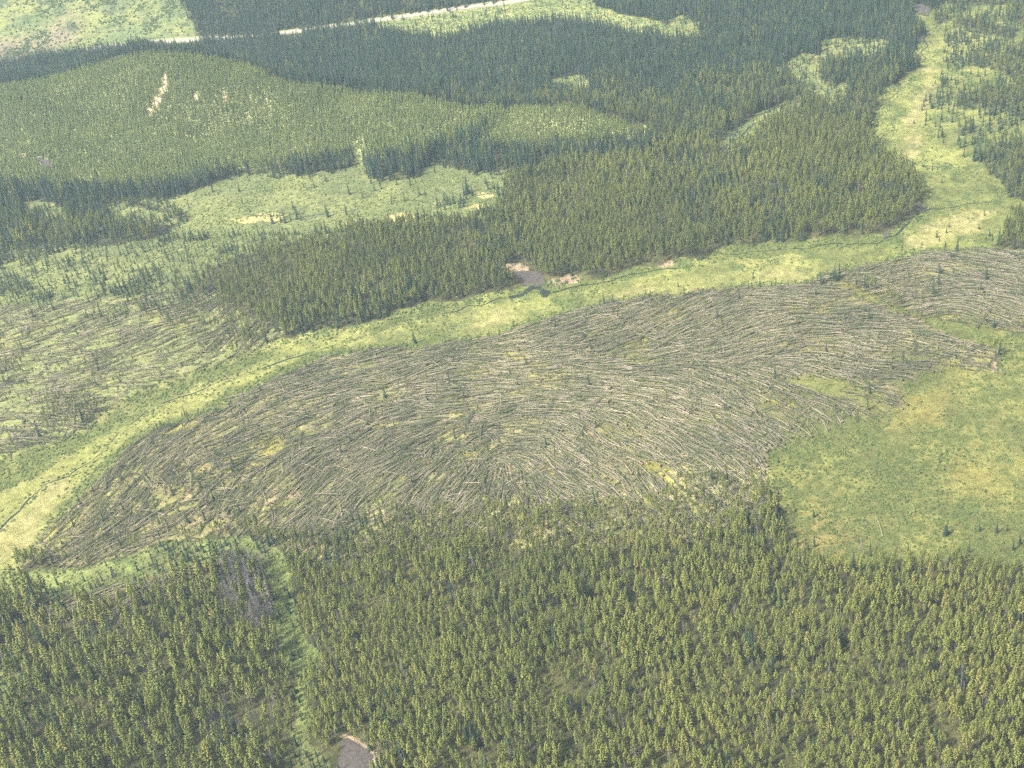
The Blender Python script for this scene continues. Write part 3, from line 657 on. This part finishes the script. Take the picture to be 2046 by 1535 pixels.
# tall dark trees in the draws that fringe the left meadow
deadp = .035 + .09 * (fbm(x, y, 22, 511, 2) > .68); deadp = np.where(IN['dz'], .75, deadp); deadp = np.where(IN['dz2'], .35, deadp); deadp = np.where(IN['lm1'] | IN['bog'] | IN['scat'], .03, deadp)
deadp = np.where(IN['w1'] | IN['w3'] | IN['tr'], .16, deadp)
p_spr[draw] = .85; u = R(n); isd = u < deadp; iss = ~isd & (R(n) < p_spr); isy = young; kind = np.where(isd, 2, np.where(iss, 1, 0)); kind[isy] = 3
sc = np.clip(1 + rng.randn(n) * .19, .5, 1.5) * (.60 + .40 * fbm(x, y, 45, 521, 3))
sc[young] *= .92
sc[IN['lm2']] *= .72; sc[IN['scat'] & ~IN['rw']] *= .66; sc[IN['lm1']] *= .75; sc[IN['bog']] *= .45; sc[IN['strip'] | IN['clear'] | IN['gully']] *= .6
sc[draw] *= 1.05 + .5 * R(int(draw.sum())); sc[IN['rw']] *= .8; sc[lowleft] *= 1.5; sc[edge] *= .6; sc[IN['w1'] & ~edge] *= .7; sc[IN['w3']] *= .75; sc[IN['tr']] *= .85
tint = np.clip(.38 + (fbm(x, y, 55, 531, 3) - .5) * .9 + rng.randn(n) * .15 - .10 * far, 0, .84); tint[R(n) < .003] = 1.0
tint[(py > 1000) & (kind == 0)] += .14; tint[lowleft & (kind == 0)] += .10; tint = np.clip(tint, 0, .86); tint[kind == 1] = np.clip(.4 + rng.randn((kind == 1).sum()) * .25, 0, 1)
T = dict(x=x[take], y=y[take], px=px[take], py=py[take], kind=kind[take], sc=sc[take], tint=tint[take])
T['z'] = height(T['x'], T['y']) - .15
m = len(T['x']); T['rz'] = R(m) * 6.283; T['tx'] = rng.standard_t(4, m) * .03; T['ty'] = rng.standard_t(4, m) * .03
print("standing", m, np.bincount(T['kind']))

def zone(px, py):
    if py > 1120 and 430 < px < 600: return "wood along the gully's west side"
    if py > 1120 and px < 600: return "open stand " + ("at the lower left corner" if py > 1400 else ("below the small blowdown patch" if py < 1280 else "west of the gully"))
    if py > 1380 and px < 900: return "stand beside the grey scree bank"
    if py > 1400 and px > 1480: return "dense stand at the lower right"
    if py > 1400: return "dense stand along the bottom edge"
    if py > 1000 and px > 1480: return "stand edging the bog meadow"
    if py > 1000: return "dense stand below the blowdown"
    if py > 880: return "thinned fringe of the blowdown"
    if px < 620 and py > 460: return "open wood above the western blowdown"
    if px > 1700 and py < 440: return "upper valley meadow"
    if py < 380: return "far slope"
    return "wood across the creek meadow"
def tone(t, k):
    if k == 2: return "grey"
    if k == 1: return "blue-green" if t < .3 else ("dark green" if t < .7 else "mid green")
    return "dark olive" if t < .28 else ("olive green" if t < .5 else ("yellow-green" if t < .95 else "golden-brown"))
def size(s): return "very short" if s < .62 else ("short" if s < .76 else ("tall" if s > 1.05 else ("middling" if s < .9 else "fairly tall")))
SHAPE = {0: ("slender", "full-crowned", "even-crowned", "broad low-crowned", "tufted", "narrow", "bushy", "wide-topped"), 1: ("ragged", "conical", "slim", "broad", "spiky"), 2: ("bare", "twiggy", "leafless", "straight bare"), 3: ("dense", "pointed", "round", "slim", "ragged")}
NAMES = {0: ('pine', 'pine_tree', 'pine tree', 8), 1: ('spruce', 'spruce_tree', 'spruce tree', 5), 2: ('dead', 'dead_tree', 'dead tree', 4), 3: ('young', 'young_pine_tree', 'young pine', 5)}
CAT_STUFF = {0: ("pine_forest", "pine forest standing on the terraces"), 1: ("spruce_forest", "dark spruce forest on the far flats and slopes"),
             2: ("dead_standing_timber", "scattered bare grey dead trees standing among the pines"), 3: ("young_pine_forest", "light green young pine forest on the low hill")}
# ---- trees that stand alone in the photograph
LONE = [(1890, 1069, 'spruce', 8.0, 1.7, "lone broad dark spruce on the bog meadow beside golden grass"), (1829, 1024, 'spruce', 4.0, 1.0, "small lone spruce out in the middle of the bog meadow"),
        (1957, 1062, 'spruce', 6.0, 1.2, "small spruce beside a low dark juniper patch in golden grass"), (1991, 1065, 'spruce', 8.5, 1.0, "slim dark spruce on golden grass near the pine edge"),
        (2012, 1061, 'spruce', 5.0, .9, "short spruce in golden grass between two taller spruces"), (2037, 1088, 'spruce', 8.0, 1.1, "dark spruce on the bog at the photo's right border"),
        (2024, 1100, 'spruce', 8.5, .8, "narrow dark spruce at the tip of the golden patch"), (1814, 1110, 'spruce', 10, .7, "narrow spruce standing apart just off the pine edge"),
        (1739, 1112, 'spruce', 13, .7, "tall narrow spruce at the bog edge beside a dead tree"), (1627, 1093, 'spruce', 10, .7, "narrow spruce at the western corner of the bog"),
        (1626, 1034, 'spruce', 6, 1.1, "bushy small spruce on the western side of the bog"), (1936, 1104, 'spruce', 11, .5, "thin leaning spruce rising over the pine edge"),
        (1877, 926, 'spruce', 4.5, .9, "tiny spruce at the edge of the pale bog patch"), (1555, 925, 'spruce', 6.5, .7, "thin spruce on the bog just below the blowdown"),
        (829, 686, 'spruce', 11, 1.2, "dark spruce on the creek meadow at the blowdown's upper edge"), (1027, 653, 'spruce', 7.5, .8, "slim spruce standing clear at the blowdown's upper edge"),
        (370, 830, 'spruce', 9.5, .7, "slim dark spruce on the bright sedge strip"), (432, 823, 'spruce', 8, .6, "thin spruce beside a round shrub on the creek meadow"),
        (167, 843, 'spruce', 17, 1.0, "big ragged spruce at the western blowdown's lower edge"), (80, 873, 'spruce', 15, .9, "ragged spruce on pale grass below the western blowdown"),
        (935, 388, 'spruce', 19, 1.1, "tallest spruce of the clump in the western meadow"), (928, 391, 'spruce', 13, 1.1, "shorter spruce leaning into the tall meadow clump"), (944, 391, 'spruce', 12, 1.2, "bushy spruce on the outer side of the tall meadow clump"),
        (908, 408, 'spruce', 13, .9, "narrow spruce next to the tall clump in the western meadow"), (922, 402, 'spruce', 8, 1.1, "low bushy spruce between the two tall meadow spruces"),
        (655, 434, 'spruce', 14, 1.2, "full-crowned spruce in the western meadow beside pale pans"), (693, 430, 'spruce', 12, 1.1, "conical spruce near the light creek bend in the western meadow"), (716, 433, 'spruce', 6, 1.3, "small round spruce among the pale pans"),
        (570, 446, 'spruce', 15, 1.0, "dark spruce at the row's eastern end by the creek bend"), (545, 447, 'spruce', 14, 1.2, "stout spruce in the row by the creek bend"), (355, 430, 'spruce', 15, 1.2, "tall conical spruce at the tip of the western wood"),
        (1946, 322, 'spruce', 17, 1.1, "tall slender spruce in front of the eastern wood"), (1957, 322, 'spruce', 22, 1.2, "tallest spruce at the front of the eastern wood"), (1926, 315, 'spruce', 12, .8, "slim spruce stepping out ahead of the eastern wood"),
        (1960, 278, 'spruce', 6.5, 1.2, "stubby spruce on yellow grass before the eastern wood"), (1942, 290, 'spruce', 10, .9, "spruce beside the eastern wood's upper corner"), (1826, 247, 'spruce', 4.5, 1.8, "low wide spruce alone on the upper valley grass"),
        (1824, 331, 'spruce', 4.5, 1.1, "first small spruce below the upper creek"), (1844, 334, 'spruce', 4.5, 1.3, "second small spruce below the upper creek, rounder"), (1852, 340, 'spruce', 3.5, 1.4, "low spruce below the upper creek"),
        (1863, 340, 'spruce', 5, 1.0, "slim little spruce below the upper creek"), (1873, 339, 'spruce', 3.6, 1.3, "last little spruce in the line below the upper creek"), (1882, 366, 'spruce', 4.5, 1.2, "small spruce alone north of the two creeks' meeting"),
        (1896, 454, 'spruce', 4.5, 1.2, "small spruce on the meadow near the creek junction"), (1891, 466, 'spruce', 5.5, 1.1, "spruce just below another on the wide valley grass"), (1956, 458, 'spruce', 5.5, 1.1, "small dark spruce on the valley grass near the eastern blowdown"),
        (1977, 472, 'spruce', 6, 1.6, "round bushy spruce on the valley grass near the eastern blowdown"), (1872, 475, 'spruce', 6.5, 1.2, "dark spruce of a close pair on the valley grass"), (1877, 483, 'spruce', 5, 1.1, "shorter spruce of a close pair on the valley grass"),
        (1842, 490, 'spruce', 3.2, 1.3, "tiny spruce on the valley grass by the blowdown tip"), (1967, 431, 'spruce', 5.5, 1.0, "small spruce on pale grass under the eastern wood"),
        (1289, 575, 'spruce', 4, 1.0, "tiny spruce on the straw-yellow meadow strip"), (1299, 584, 'spruce', 4.5, 1.0, "small spruce just above the blowdown's northern rim"), (1355, 573, 'spruce', 5, 1.2, "small dark spruce north of the blowdown rim"), (1505, 556, 'spruce', 5.5, 1.0, "small dark spruce on the yellow meadow above the blowdown's rim"),
        (1722, 1112, 'dead', 14, 1.2, "broad bare grey dead tree at the bog edge"), (560, 738, 'shrub', 2.2, 1.0, "dark round willow shrub on the creek meadow"), (447, 821, 'shrub', 1.9, 1.0, "small dark round shrub beside the thin spruce")]
lx, ly = march(np.array([q[0] for q in LONE], float), np.array([q[1] for q in LONE], float), height)
base = {'spruce': 15.0, 'dead': 14.0, 'shrub': 1.0}
for i, (q, ax, ay) in enumerate(zip(LONE, lx, ly)):
    k = q[2]; nm = {'spruce': ('spruce_tree', 'spruce tree'), 'dead': ('dead_tree', 'dead tree'), 'shrub': ('willow_shrub', 'shrub')}[k]
    o = individual(k, i % len(K[k]), nm[0], (ax, ay, float(height(np.array([ax]), np.array([ay]))[0]) - .1), (0, 0, i * 1.7), q[3] / base[k], .15 + .3 * R(), q[5], nm[1])
    s = q[3] / base[k]; o.scale = (s * (q[4] * 1.15 if s < .8 else q[4]), s * (q[4] * 1.15 if s < .8 else q[4]), s)
# ---- the largest trees of the stands, each an object; the rest of each stand as one mass
for kk_, lim in ((0, 300), (1, 225), (2, 180), (3, 290)):
    kname, oname, cat, nv = NAMES[kk_]; I = np.nonzero(T['kind'] == kk_)[0]
    infr = I[(T['px'][I] > 6) & (T['px'][I] < 2040) & (T['py'][I] < 1530)]
    d = np.sqrt(T['x'][infr] ** 2 + T['y'][infr] ** 2 + (CAM_H - T['z'][infr]) ** 2) / T['sc'][infr]
    pick = infr[np.argsort(d)[:lim]]; ps = set(pick.tolist())
    for c, i in enumerate(pick):
        zn = zone(T['px'][i], T['py'][i])
        if kk_ == 3: lab = f"{size(T['sc'][i])} {SHAPE[3][c % nv]} {'light green' if T['tint'][i] > .4 else 'mid green'} young pine on the low hill's {'western foot' if T['px'][i] < 330 else ('front slope' if T['px'][i] < 700 else 'eastern end')}"; zn = "low hill"
        else: lab = f"{size(T['sc'][i])} {SHAPE[kk_][c % nv]} {tone(T['tint'][i], kk_)} {cat} in the {zn}"
        individual(kname, c % nv, oname, (T['x'][i], T['y'][i], T['z'][i]), (T['tx'][i], T['ty'][i], T['rz'][i]), T['sc'][i], T['tint'][i], lab, cat, f"{cat}s in the {zn}")
    rest = np.array([i for i in I if i not in ps])
    stuff(CAT_STUFF[kk_][0], kname, np.stack([T['x'][rest], T['y'][rest], T['z'][rest]], -1), np.stack([T['tx'][rest], T['ty'][rest], T['rz'][rest]], -1),
          T['sc'][rest], rng.randint(0, nv, len(rest)), T['tint'][rest], CAT_STUFF[kk_][1], "forest")

# ------------------------------------------------------------------ blown-down trees
FLOW = np.array([(150, 1050, 40), (350, 980, 42), (550, 950, 40), (700, 930, 36), (480, 870, 20), (600, 800, 12), (800, 800, 4), (800, 900, 24), (900, 950, 45),
    (965, 980, 42), (1065, 965, 146), (1030, 870, 8), (1110, 930, 142), (1250, 930, 146), (1300, 870, 152), (1500, 860, 149), (1600, 830, 151), (1200, 800, 172), (1400, 780, 163),
    (1000, 740, 170), (1090, 700, 8), (900, 720, 14), (750, 720, 18), (1100, 650, 20), (1250, 640, 25), (1400, 620, 30), (1500, 650, 15), (1600, 650, 5), (1750, 680, -3), (1300, 720, 8),
    (1850, 690, 172), (1950, 720, 163), (1700, 750, 166), (1650, 600, 12), (2000, 620, 170), (2000, 560, 166), (1850, 600, 22), (1750, 550, 24), (1900, 540, 172),
    (100, 650, 16), (300, 640, 14), (100, 760, 8), (300, 720, 14), (500, 650, 36), (100, 850, 2), (560, 640, 38), (300, 1150, 24)], float)
fa = np.radians(FLOW[:, 2]); g0 = plane_hit(FLOW[:, 0], FLOW[:, 1]); g1 = plane_hit(FLOW[:, 0] + 15 * np.cos(fa), FLOW[:, 1] - 15 * np.sin(fa))
fd = np.stack([g1[0] - g0[0], g1[1] - g0[1]], -1); fd /= np.linalg.norm(fd, axis=1, keepdims=True)
x, y, px, py = jitter_grid(2.7)
wx, wy = warp(x, y, 4.0); n = len(x)
i1, i2, i3, i4, it, ig = (q.inside(wx, wy) for q in (W1, W2, W3, W4, TRANS, GLADE))
den = np.zeros(n); den[i1 | i2] = .86; den[i3] = np.where(fbm(x, y, 30, 661, 3)[i3] > .52, .20, .46); den[i4] = .55; den[it & ~i1] = .5; den[ig] = .12
den *= np.where(fbm(x, y, 24, 601, 3) > .58, .38, 1.0)
left = i1 & (px < 560); den[left] *= .62
den[i1 & (px > 1560) & (py > 755)] *= .55
den[anyin(SCREE, x, y) | (BOG.inside(x, y) & ~ig)] = 0
tk = R(n) < den; x, y, px, py = x[tk], y[tk], px[tk], py[tk]; n = len(x)
D = (px[:, None] - FLOW[None, :, 0]) ** 2 + (py[:, None] - FLOW[None, :, 1]) ** 2 * 1.8
W = np.exp(-D / (2 * 70 ** 2)) + 1e-6 / (1 + D); fd2 = np.stack([fd[:, 0] ** 2 - fd[:, 1] ** 2, 2 * fd[:, 0] * fd[:, 1]], -1)
v = W @ fd2; az = np.arctan2(v[:, 1], v[:, 0]) / 2
az = np.where(R(n) < 1 / (1 + np.exp(-(px - 1010 + (fbm(x, y, 40, 641, 2) - .5) * 300) / 70)), az + math.pi, az)
az += rng.randn(n) * .15 + (fbm(x, y, 34, 611, 3) - .5) * 1.1; odd = R(n) < .12 + .22 * np.exp(-((px - 1010) / 90) ** 2 - ((py - 980) / 70) ** 2) + .25 * (fbm(x, y, 26, 651, 2) > .66); az[odd] = R(odd.sum()) * 6.28; az[R(n) < .06] += math.pi
fsc = np.clip(1.0 + rng.randn(n) * .17, .55, 1.4); fv = rng.choice(7, n, p=[.18, .18, .16, .17, .13, .08, .10]); ft = np.clip(.45 + rng.randn(n) * .24 + (fbm(x, y, 40, 621, 2) - .5) * .6, 0, 1)
ft[i1[tk] & (px > 1550)] -= .15; ft[i2[tk]] -= .15; ft = np.clip(ft, 0, 1)
lift = R(n) * .9; pit = rng.randn(n) * .03 - .01
# the butt is half a trunk upwind of the sampled point
bx = x - np.cos(az) * 8 * fsc; by = y - np.sin(az) * 8 * fsc; tx_ = x + np.cos(az) * 8 * fsc; ty_ = y + np.sin(az) * 8 * fsc
zb = height(bx, by); zt = height(tx_, ty_); pitch = np.arctan2(zt - zb, 16 * fsc); bz = zb + lift - .1
frot = np.stack([rng.randn(n) * .15, -pitch - pit, az], -1)
print("fallen", n)
def fzone(px, py):
    if py > 1110: return "small blowdown patch west of the gully"
    if px > 1500 and py > 780: return "blowdown's eastern rim by the bog"
    if px < 330: return "blowdown's western tip by the sedge strip"
    if px < 620: return "blowdown above the gully head"
    if px < 1000: return "blowdown's middle above the dense stand"
    if px < 1250: return "blowdown's downhill fan"
    return "blowdown sweep towards the bog"
def fcut(t): return t if len(t.split()) <= 16 else fcut(t.replace(' mid-length', '').replace('mid-length ', '') if 'mid-length' in t else t.replace(' with upturned roots', ' uprooted') if 'upturned' in t else t.replace(' fallen pine', ' log'))
def flab(i):
    kindw = {4: "half-bare", 5: "bare pale"}.get(int(fv[i]), "pale green" if ft[i] > .6 else ("green" if ft[i] > .35 else "dark green"))
    ln = "long" if fsc[i] > 1.0 else ("short" if fsc[i] < .75 else "mid-length")
    cr = " crosswise" if odd[i] else ""
    rt = " with upturned roots" if fv[i] % 2 == 0 and fv[i] != 4 else ""
    return fcut(f"{ln} {kindw} fallen pine{rt}{cr} in the {fzone(px[i], py[i])}")
FLONE = [(1763, 1075, 118, 1.0, 5, "pale bare fallen trunk with dark root plate alone on the bog"), (1955, 760, 0, 0, 0, "")][:1] + [
    (1735, 752, 64, 1.2, 5, "long pale log curving across the dark blowdown's eastern end"), (1872, 700, 95, .8, 5, "pale log standing steeply across the eastern blowdown point"),
    (1840, 703, 36, 1.0, 5, "pale log lying crosswise at the eastern blowdown point"), (1890, 705, 40, .9, 5, "second pale crosswise log at the eastern blowdown point"), (1640, 1290, 0, 0, 0, "")][:4] + [
    (632, 1262, 100, 1.1, 5, "pale bare log leaning by the gully's rim"), (620, 1265, 118, 1.0, 5, "pale bare log fanned out beside the gully's rim"), (608, 1240, 125, .9, 5, "short pale log above the gully's rim"),
    (535, 1515, 152, 1.1, 4, "grey weathered fallen tree beside the lower gully"), (1045, 860, 60, 1.1, 5, "long pale log crossing the blowdown's centre"), (1010, 820, 55, .9, 5, "pale log lying crosswise near the blowdown's centre")]
for i, q in enumerate(FLONE):
    ax, ay = march(np.array([q[0], q[0] + 15 * math.cos(math.radians(q[2]))]), np.array([q[1], q[1] - 15 * math.sin(math.radians(q[2]))]), height)
    individual('fallen', q[4], 'fallen_tree', (ax[0], ay[0], float(height(ax[:1], ay[:1])[0]) + .9), (0, -.03, math.atan2(ay[1] - ay[0], ax[1] - ax[0])), q[3], .95, q[5], 'fallen tree')
o_ = np.nonzero((px > 8) & (px < 2038))[0]; d = np.hypot(x[o_], y[o_]) / fsc[o_]; pick = o_[np.argsort(d)[:285]]; ps = set(pick.tolist())
seen = set()
for i in pick: seen.add(int(fv[i]))
for c, i in enumerate(pick):
    individual('fallen', int(fv[i]), 'fallen_tree', (bx[i], by[i], bz[i]), tuple(frot[i]), fsc[i], ft[i], flab(i), 'fallen tree', "fallen trees in the " + fzone(px[i], py[i]))
rest = np.array([i for i in range(n) if i not in ps])
stuff("blown_down_timber", 'fallen', np.stack([bx, by, bz], -1)[rest], frot[rest], fsc[rest], fv[rest], ft[rest], "tangled mat of wind-thrown pines combed in one sweep", "fallen timber")

# ------------------------------------------------------------------ shrubs
x, y, px, py = jitter_grid(2.5); wx, wy = warp(x, y, 5.0); n = len(x)
ir, ib, il, ig, i2_, it, istr = RIVER.inside(wx, wy), BOG.inside(wx, wy), LM1.inside(wx, wy), GULLY.inside(wx, wy), LM2.inside(wx, wy), TOPM.inside(wx, wy), STRIP.inside(wx, wy)
il |= i2_; st = anyin(STRAW + PANS, wx, wy); rim = ir & ~RIVER.inside(wx, wy + 9); rim2 = ir & ~RIVER.inside(wx, wy - 10)
den = np.zeros(n); f = fbm(x, y, 22, 701, 3); f2 = fbm(x, y, 60, 711, 3)
den[ir] = .06 + .55 * sstep((f[ir] - .54) * 7); den[rim] = .72; den[rim2] = .72; den[ib] = .20 + .5 * sstep((f2[ib] - .42) * 5); den[il] = .18 + .4 * sstep((f2[il] - .45) * 5)
wl_ = anyin(WILLOW, wx, wy); den[wl_] = .62; den[ig] = .6; den[it] = .10 + .75 * sstep((f[it] - .60) * 9); den[istr] = .4; den[st] *= .08
den[anyin(GOLD, wx, wy)] *= .35; wst = W3.inside(wx, wy) | W1.inside(wx, wy); den[wst & ~ir] = .10; den[W3.inside(wx, wy)] = .16
den[near_line(x, y, CREEKS, 5.0) & ~near_line(x, y, CREEKS, 1.6)] = .5; den[near_line(x, y, CREEKS, 1.6)] = 0
den[near_line(x, y, ROADS, 8)] = 0; fl = ~(ir | ib | il | ig | it | istr | wst) & ~anyin(SCREE, wx, wy); den[fl] = .10
tk = R(n) < den; far_ = np.hypot(x, y); ss = (.55 + R(n) * .55); ss[it] *= 1.5; ss[ib] *= .9; ss[rim | rim2] *= 1.15; ss[istr] *= 1.1
tt = np.clip(.42 + rng.randn(n) * .2 + (f2 - .5) * .9, 0, 1); tt[ib] = np.clip(.20 + rng.randn(ib.sum()) * .2, 0, 1); tt[rim | rim2] -= .12; tt[wl_] -= .10; tt[it] = np.clip(.12 + rng.randn(it.sum()) * .12, 0, 1); tt[ig] += .15
x, y, px, py, ss, tt, wig, wib = x[tk], y[tk], px[tk], py[tk], ss[tk], np.clip(tt[tk], 0, 1), ig[tk], ib[tk]; z = height(x, y) - .1; n = len(x); print("shrubs", n)
big = np.nonzero((px > 4) & (px < 2042) & (py < 1530) & (wig | wib | (py < 1110) & (px < 700)))[0]; d = np.hypot(x[big], y[big]) / ss[big]; pick = big[np.argsort(d)[:280]]; ps = set(pick.tolist())
for c, i in enumerate(pick):
    zn = "grassy gully" if wig[i] else ("bog meadow" if wib[i] else "creek meadow")
    lab = f"{'low' if ss[i] < .75 else ('rounded' if ss[i] < 1 else 'large')} {'dark' if tt[i] < .4 else ('mid' if tt[i] < .65 else 'bright')} green willow shrub in the {zn}, " + (("by the gully head" if py[i] < 1180 else ("halfway down" if py[i] < 1360 else "by the scree bank")) if wig[i] else (("near the pine edge" if py[i] > 1060 else "out in the open") if wib[i] else ("by the sedge strip's lower end" if px[i] < 250 else "beside the blowdown")))
    individual('shrub', c % 5, 'willow_shrub', (x[i], y[i], z[i]), (0, 0, R() * 6.28), ss[i], tt[i], lab, 'shrub', "willow shrubs in the " + zn)
rest = np.array([i for i in range(n) if i not in ps]); nr_ = len(rest)
stuff("willow_scrub", 'shrub', np.stack([x, y, z], -1)[rest], np.stack([np.zeros(nr_), np.zeros(nr_), R(nr_) * 6.28], -1), ss[rest], rng.randint(0, 5, nr_), tt[rest], "low willow and birch scrub over the meadows", "scrub")

# ------------------------------------------------------------------ pale boulders round the near scree
M_ROCK = simple_mat("pale_rock", (.28, .25, .21), (.46, .42, .35), 1.2)
rk = []
for v in range(3):
    b = MB(); b.clump((0, 0, .3), (1, .2, .1), 1.5, .6, .5, rm); b.clump((.2, .1, .3), (.3, 1, .2), 1.1, .5, .55, rm); rk.append(b.mesh("boulder", M_ROCK))
BP = [(712, 1483), (716, 1487), (722, 1486), (727, 1491), (733, 1493), (740, 1498), (742, 1506), (745, 1512), (746, 1518), (752, 1504), (756, 1510), (760, 1524), (706, 1478), (700, 1476), (758, 1516), (737, 1490), (1025, 529), (1034, 537), (1043, 538), (1050, 540)]
rx, ry = march(np.array([p[0] for p in BP], float), np.array([p[1] for p in BP], float), height)
for i, (ax, ay) in enumerate(zip(rx, ry)):
    o = bpy.data.objects.new("boulder", rk[i % 3]); COL.objects.link(o); s = (.45 + .55 * R()) * (1.0 if 3 < i < 13 or i > 15 else .6); o.scale = (s, s, s * .8); o.rotation_euler = (0, 0, R() * 6.28)
    o.location = (ax, ay, float(height(np.array([ax]), np.array([ay]))[0]))
    where = "at the upper rim of the grey scree bank in the near stand" if i < 16 else "above the scree slope over the creek pool"
    tag(o, "pale boulder " + where, "boulder", "pale boulders " + where)

# ------------------------------------------------------------------ haze
zlo = float(gzz.min()) - 1.0; zhi = max(CAM_H + 6, float(gzz.max()) + 30)
hb = MB(); X0, X1, Y0, Y1 = -6600, 6600, -60, 6700
hb.add([(X0, Y0, zlo), (X1, Y0, zlo), (X1, Y1, zlo), (X0, Y1, zlo), (X0, Y0, zhi), (X1, Y0, zhi), (X1, Y1, zhi), (X0, Y1, zhi)],
       [(0, 2, 1), (0, 3, 2), (4, 5, 6), (4, 6, 7), (0, 1, 5), (0, 5, 4), (1, 2, 6), (1, 6, 5), (2, 3, 7), (2, 7, 6), (3, 0, 4), (3, 4, 7)])
m, nt, out = new_mat("haze_air"); pv = nt.nodes.new("ShaderNodeVolumePrincipled"); pv.inputs['Color'].default_value = (.64, .86, 1.0, 1)
pv.inputs['Density'].default_value = HAZE_DENSITY; pv.inputs['Anisotropy'].default_value = .1; nt.links.new(pv.outputs[0], out.inputs['Volume'])
hz = bpy.data.objects.new("haze", hb.mesh("haze", m)); COL.objects.link(hz); tag(hz, None, None, None, 'stuff')
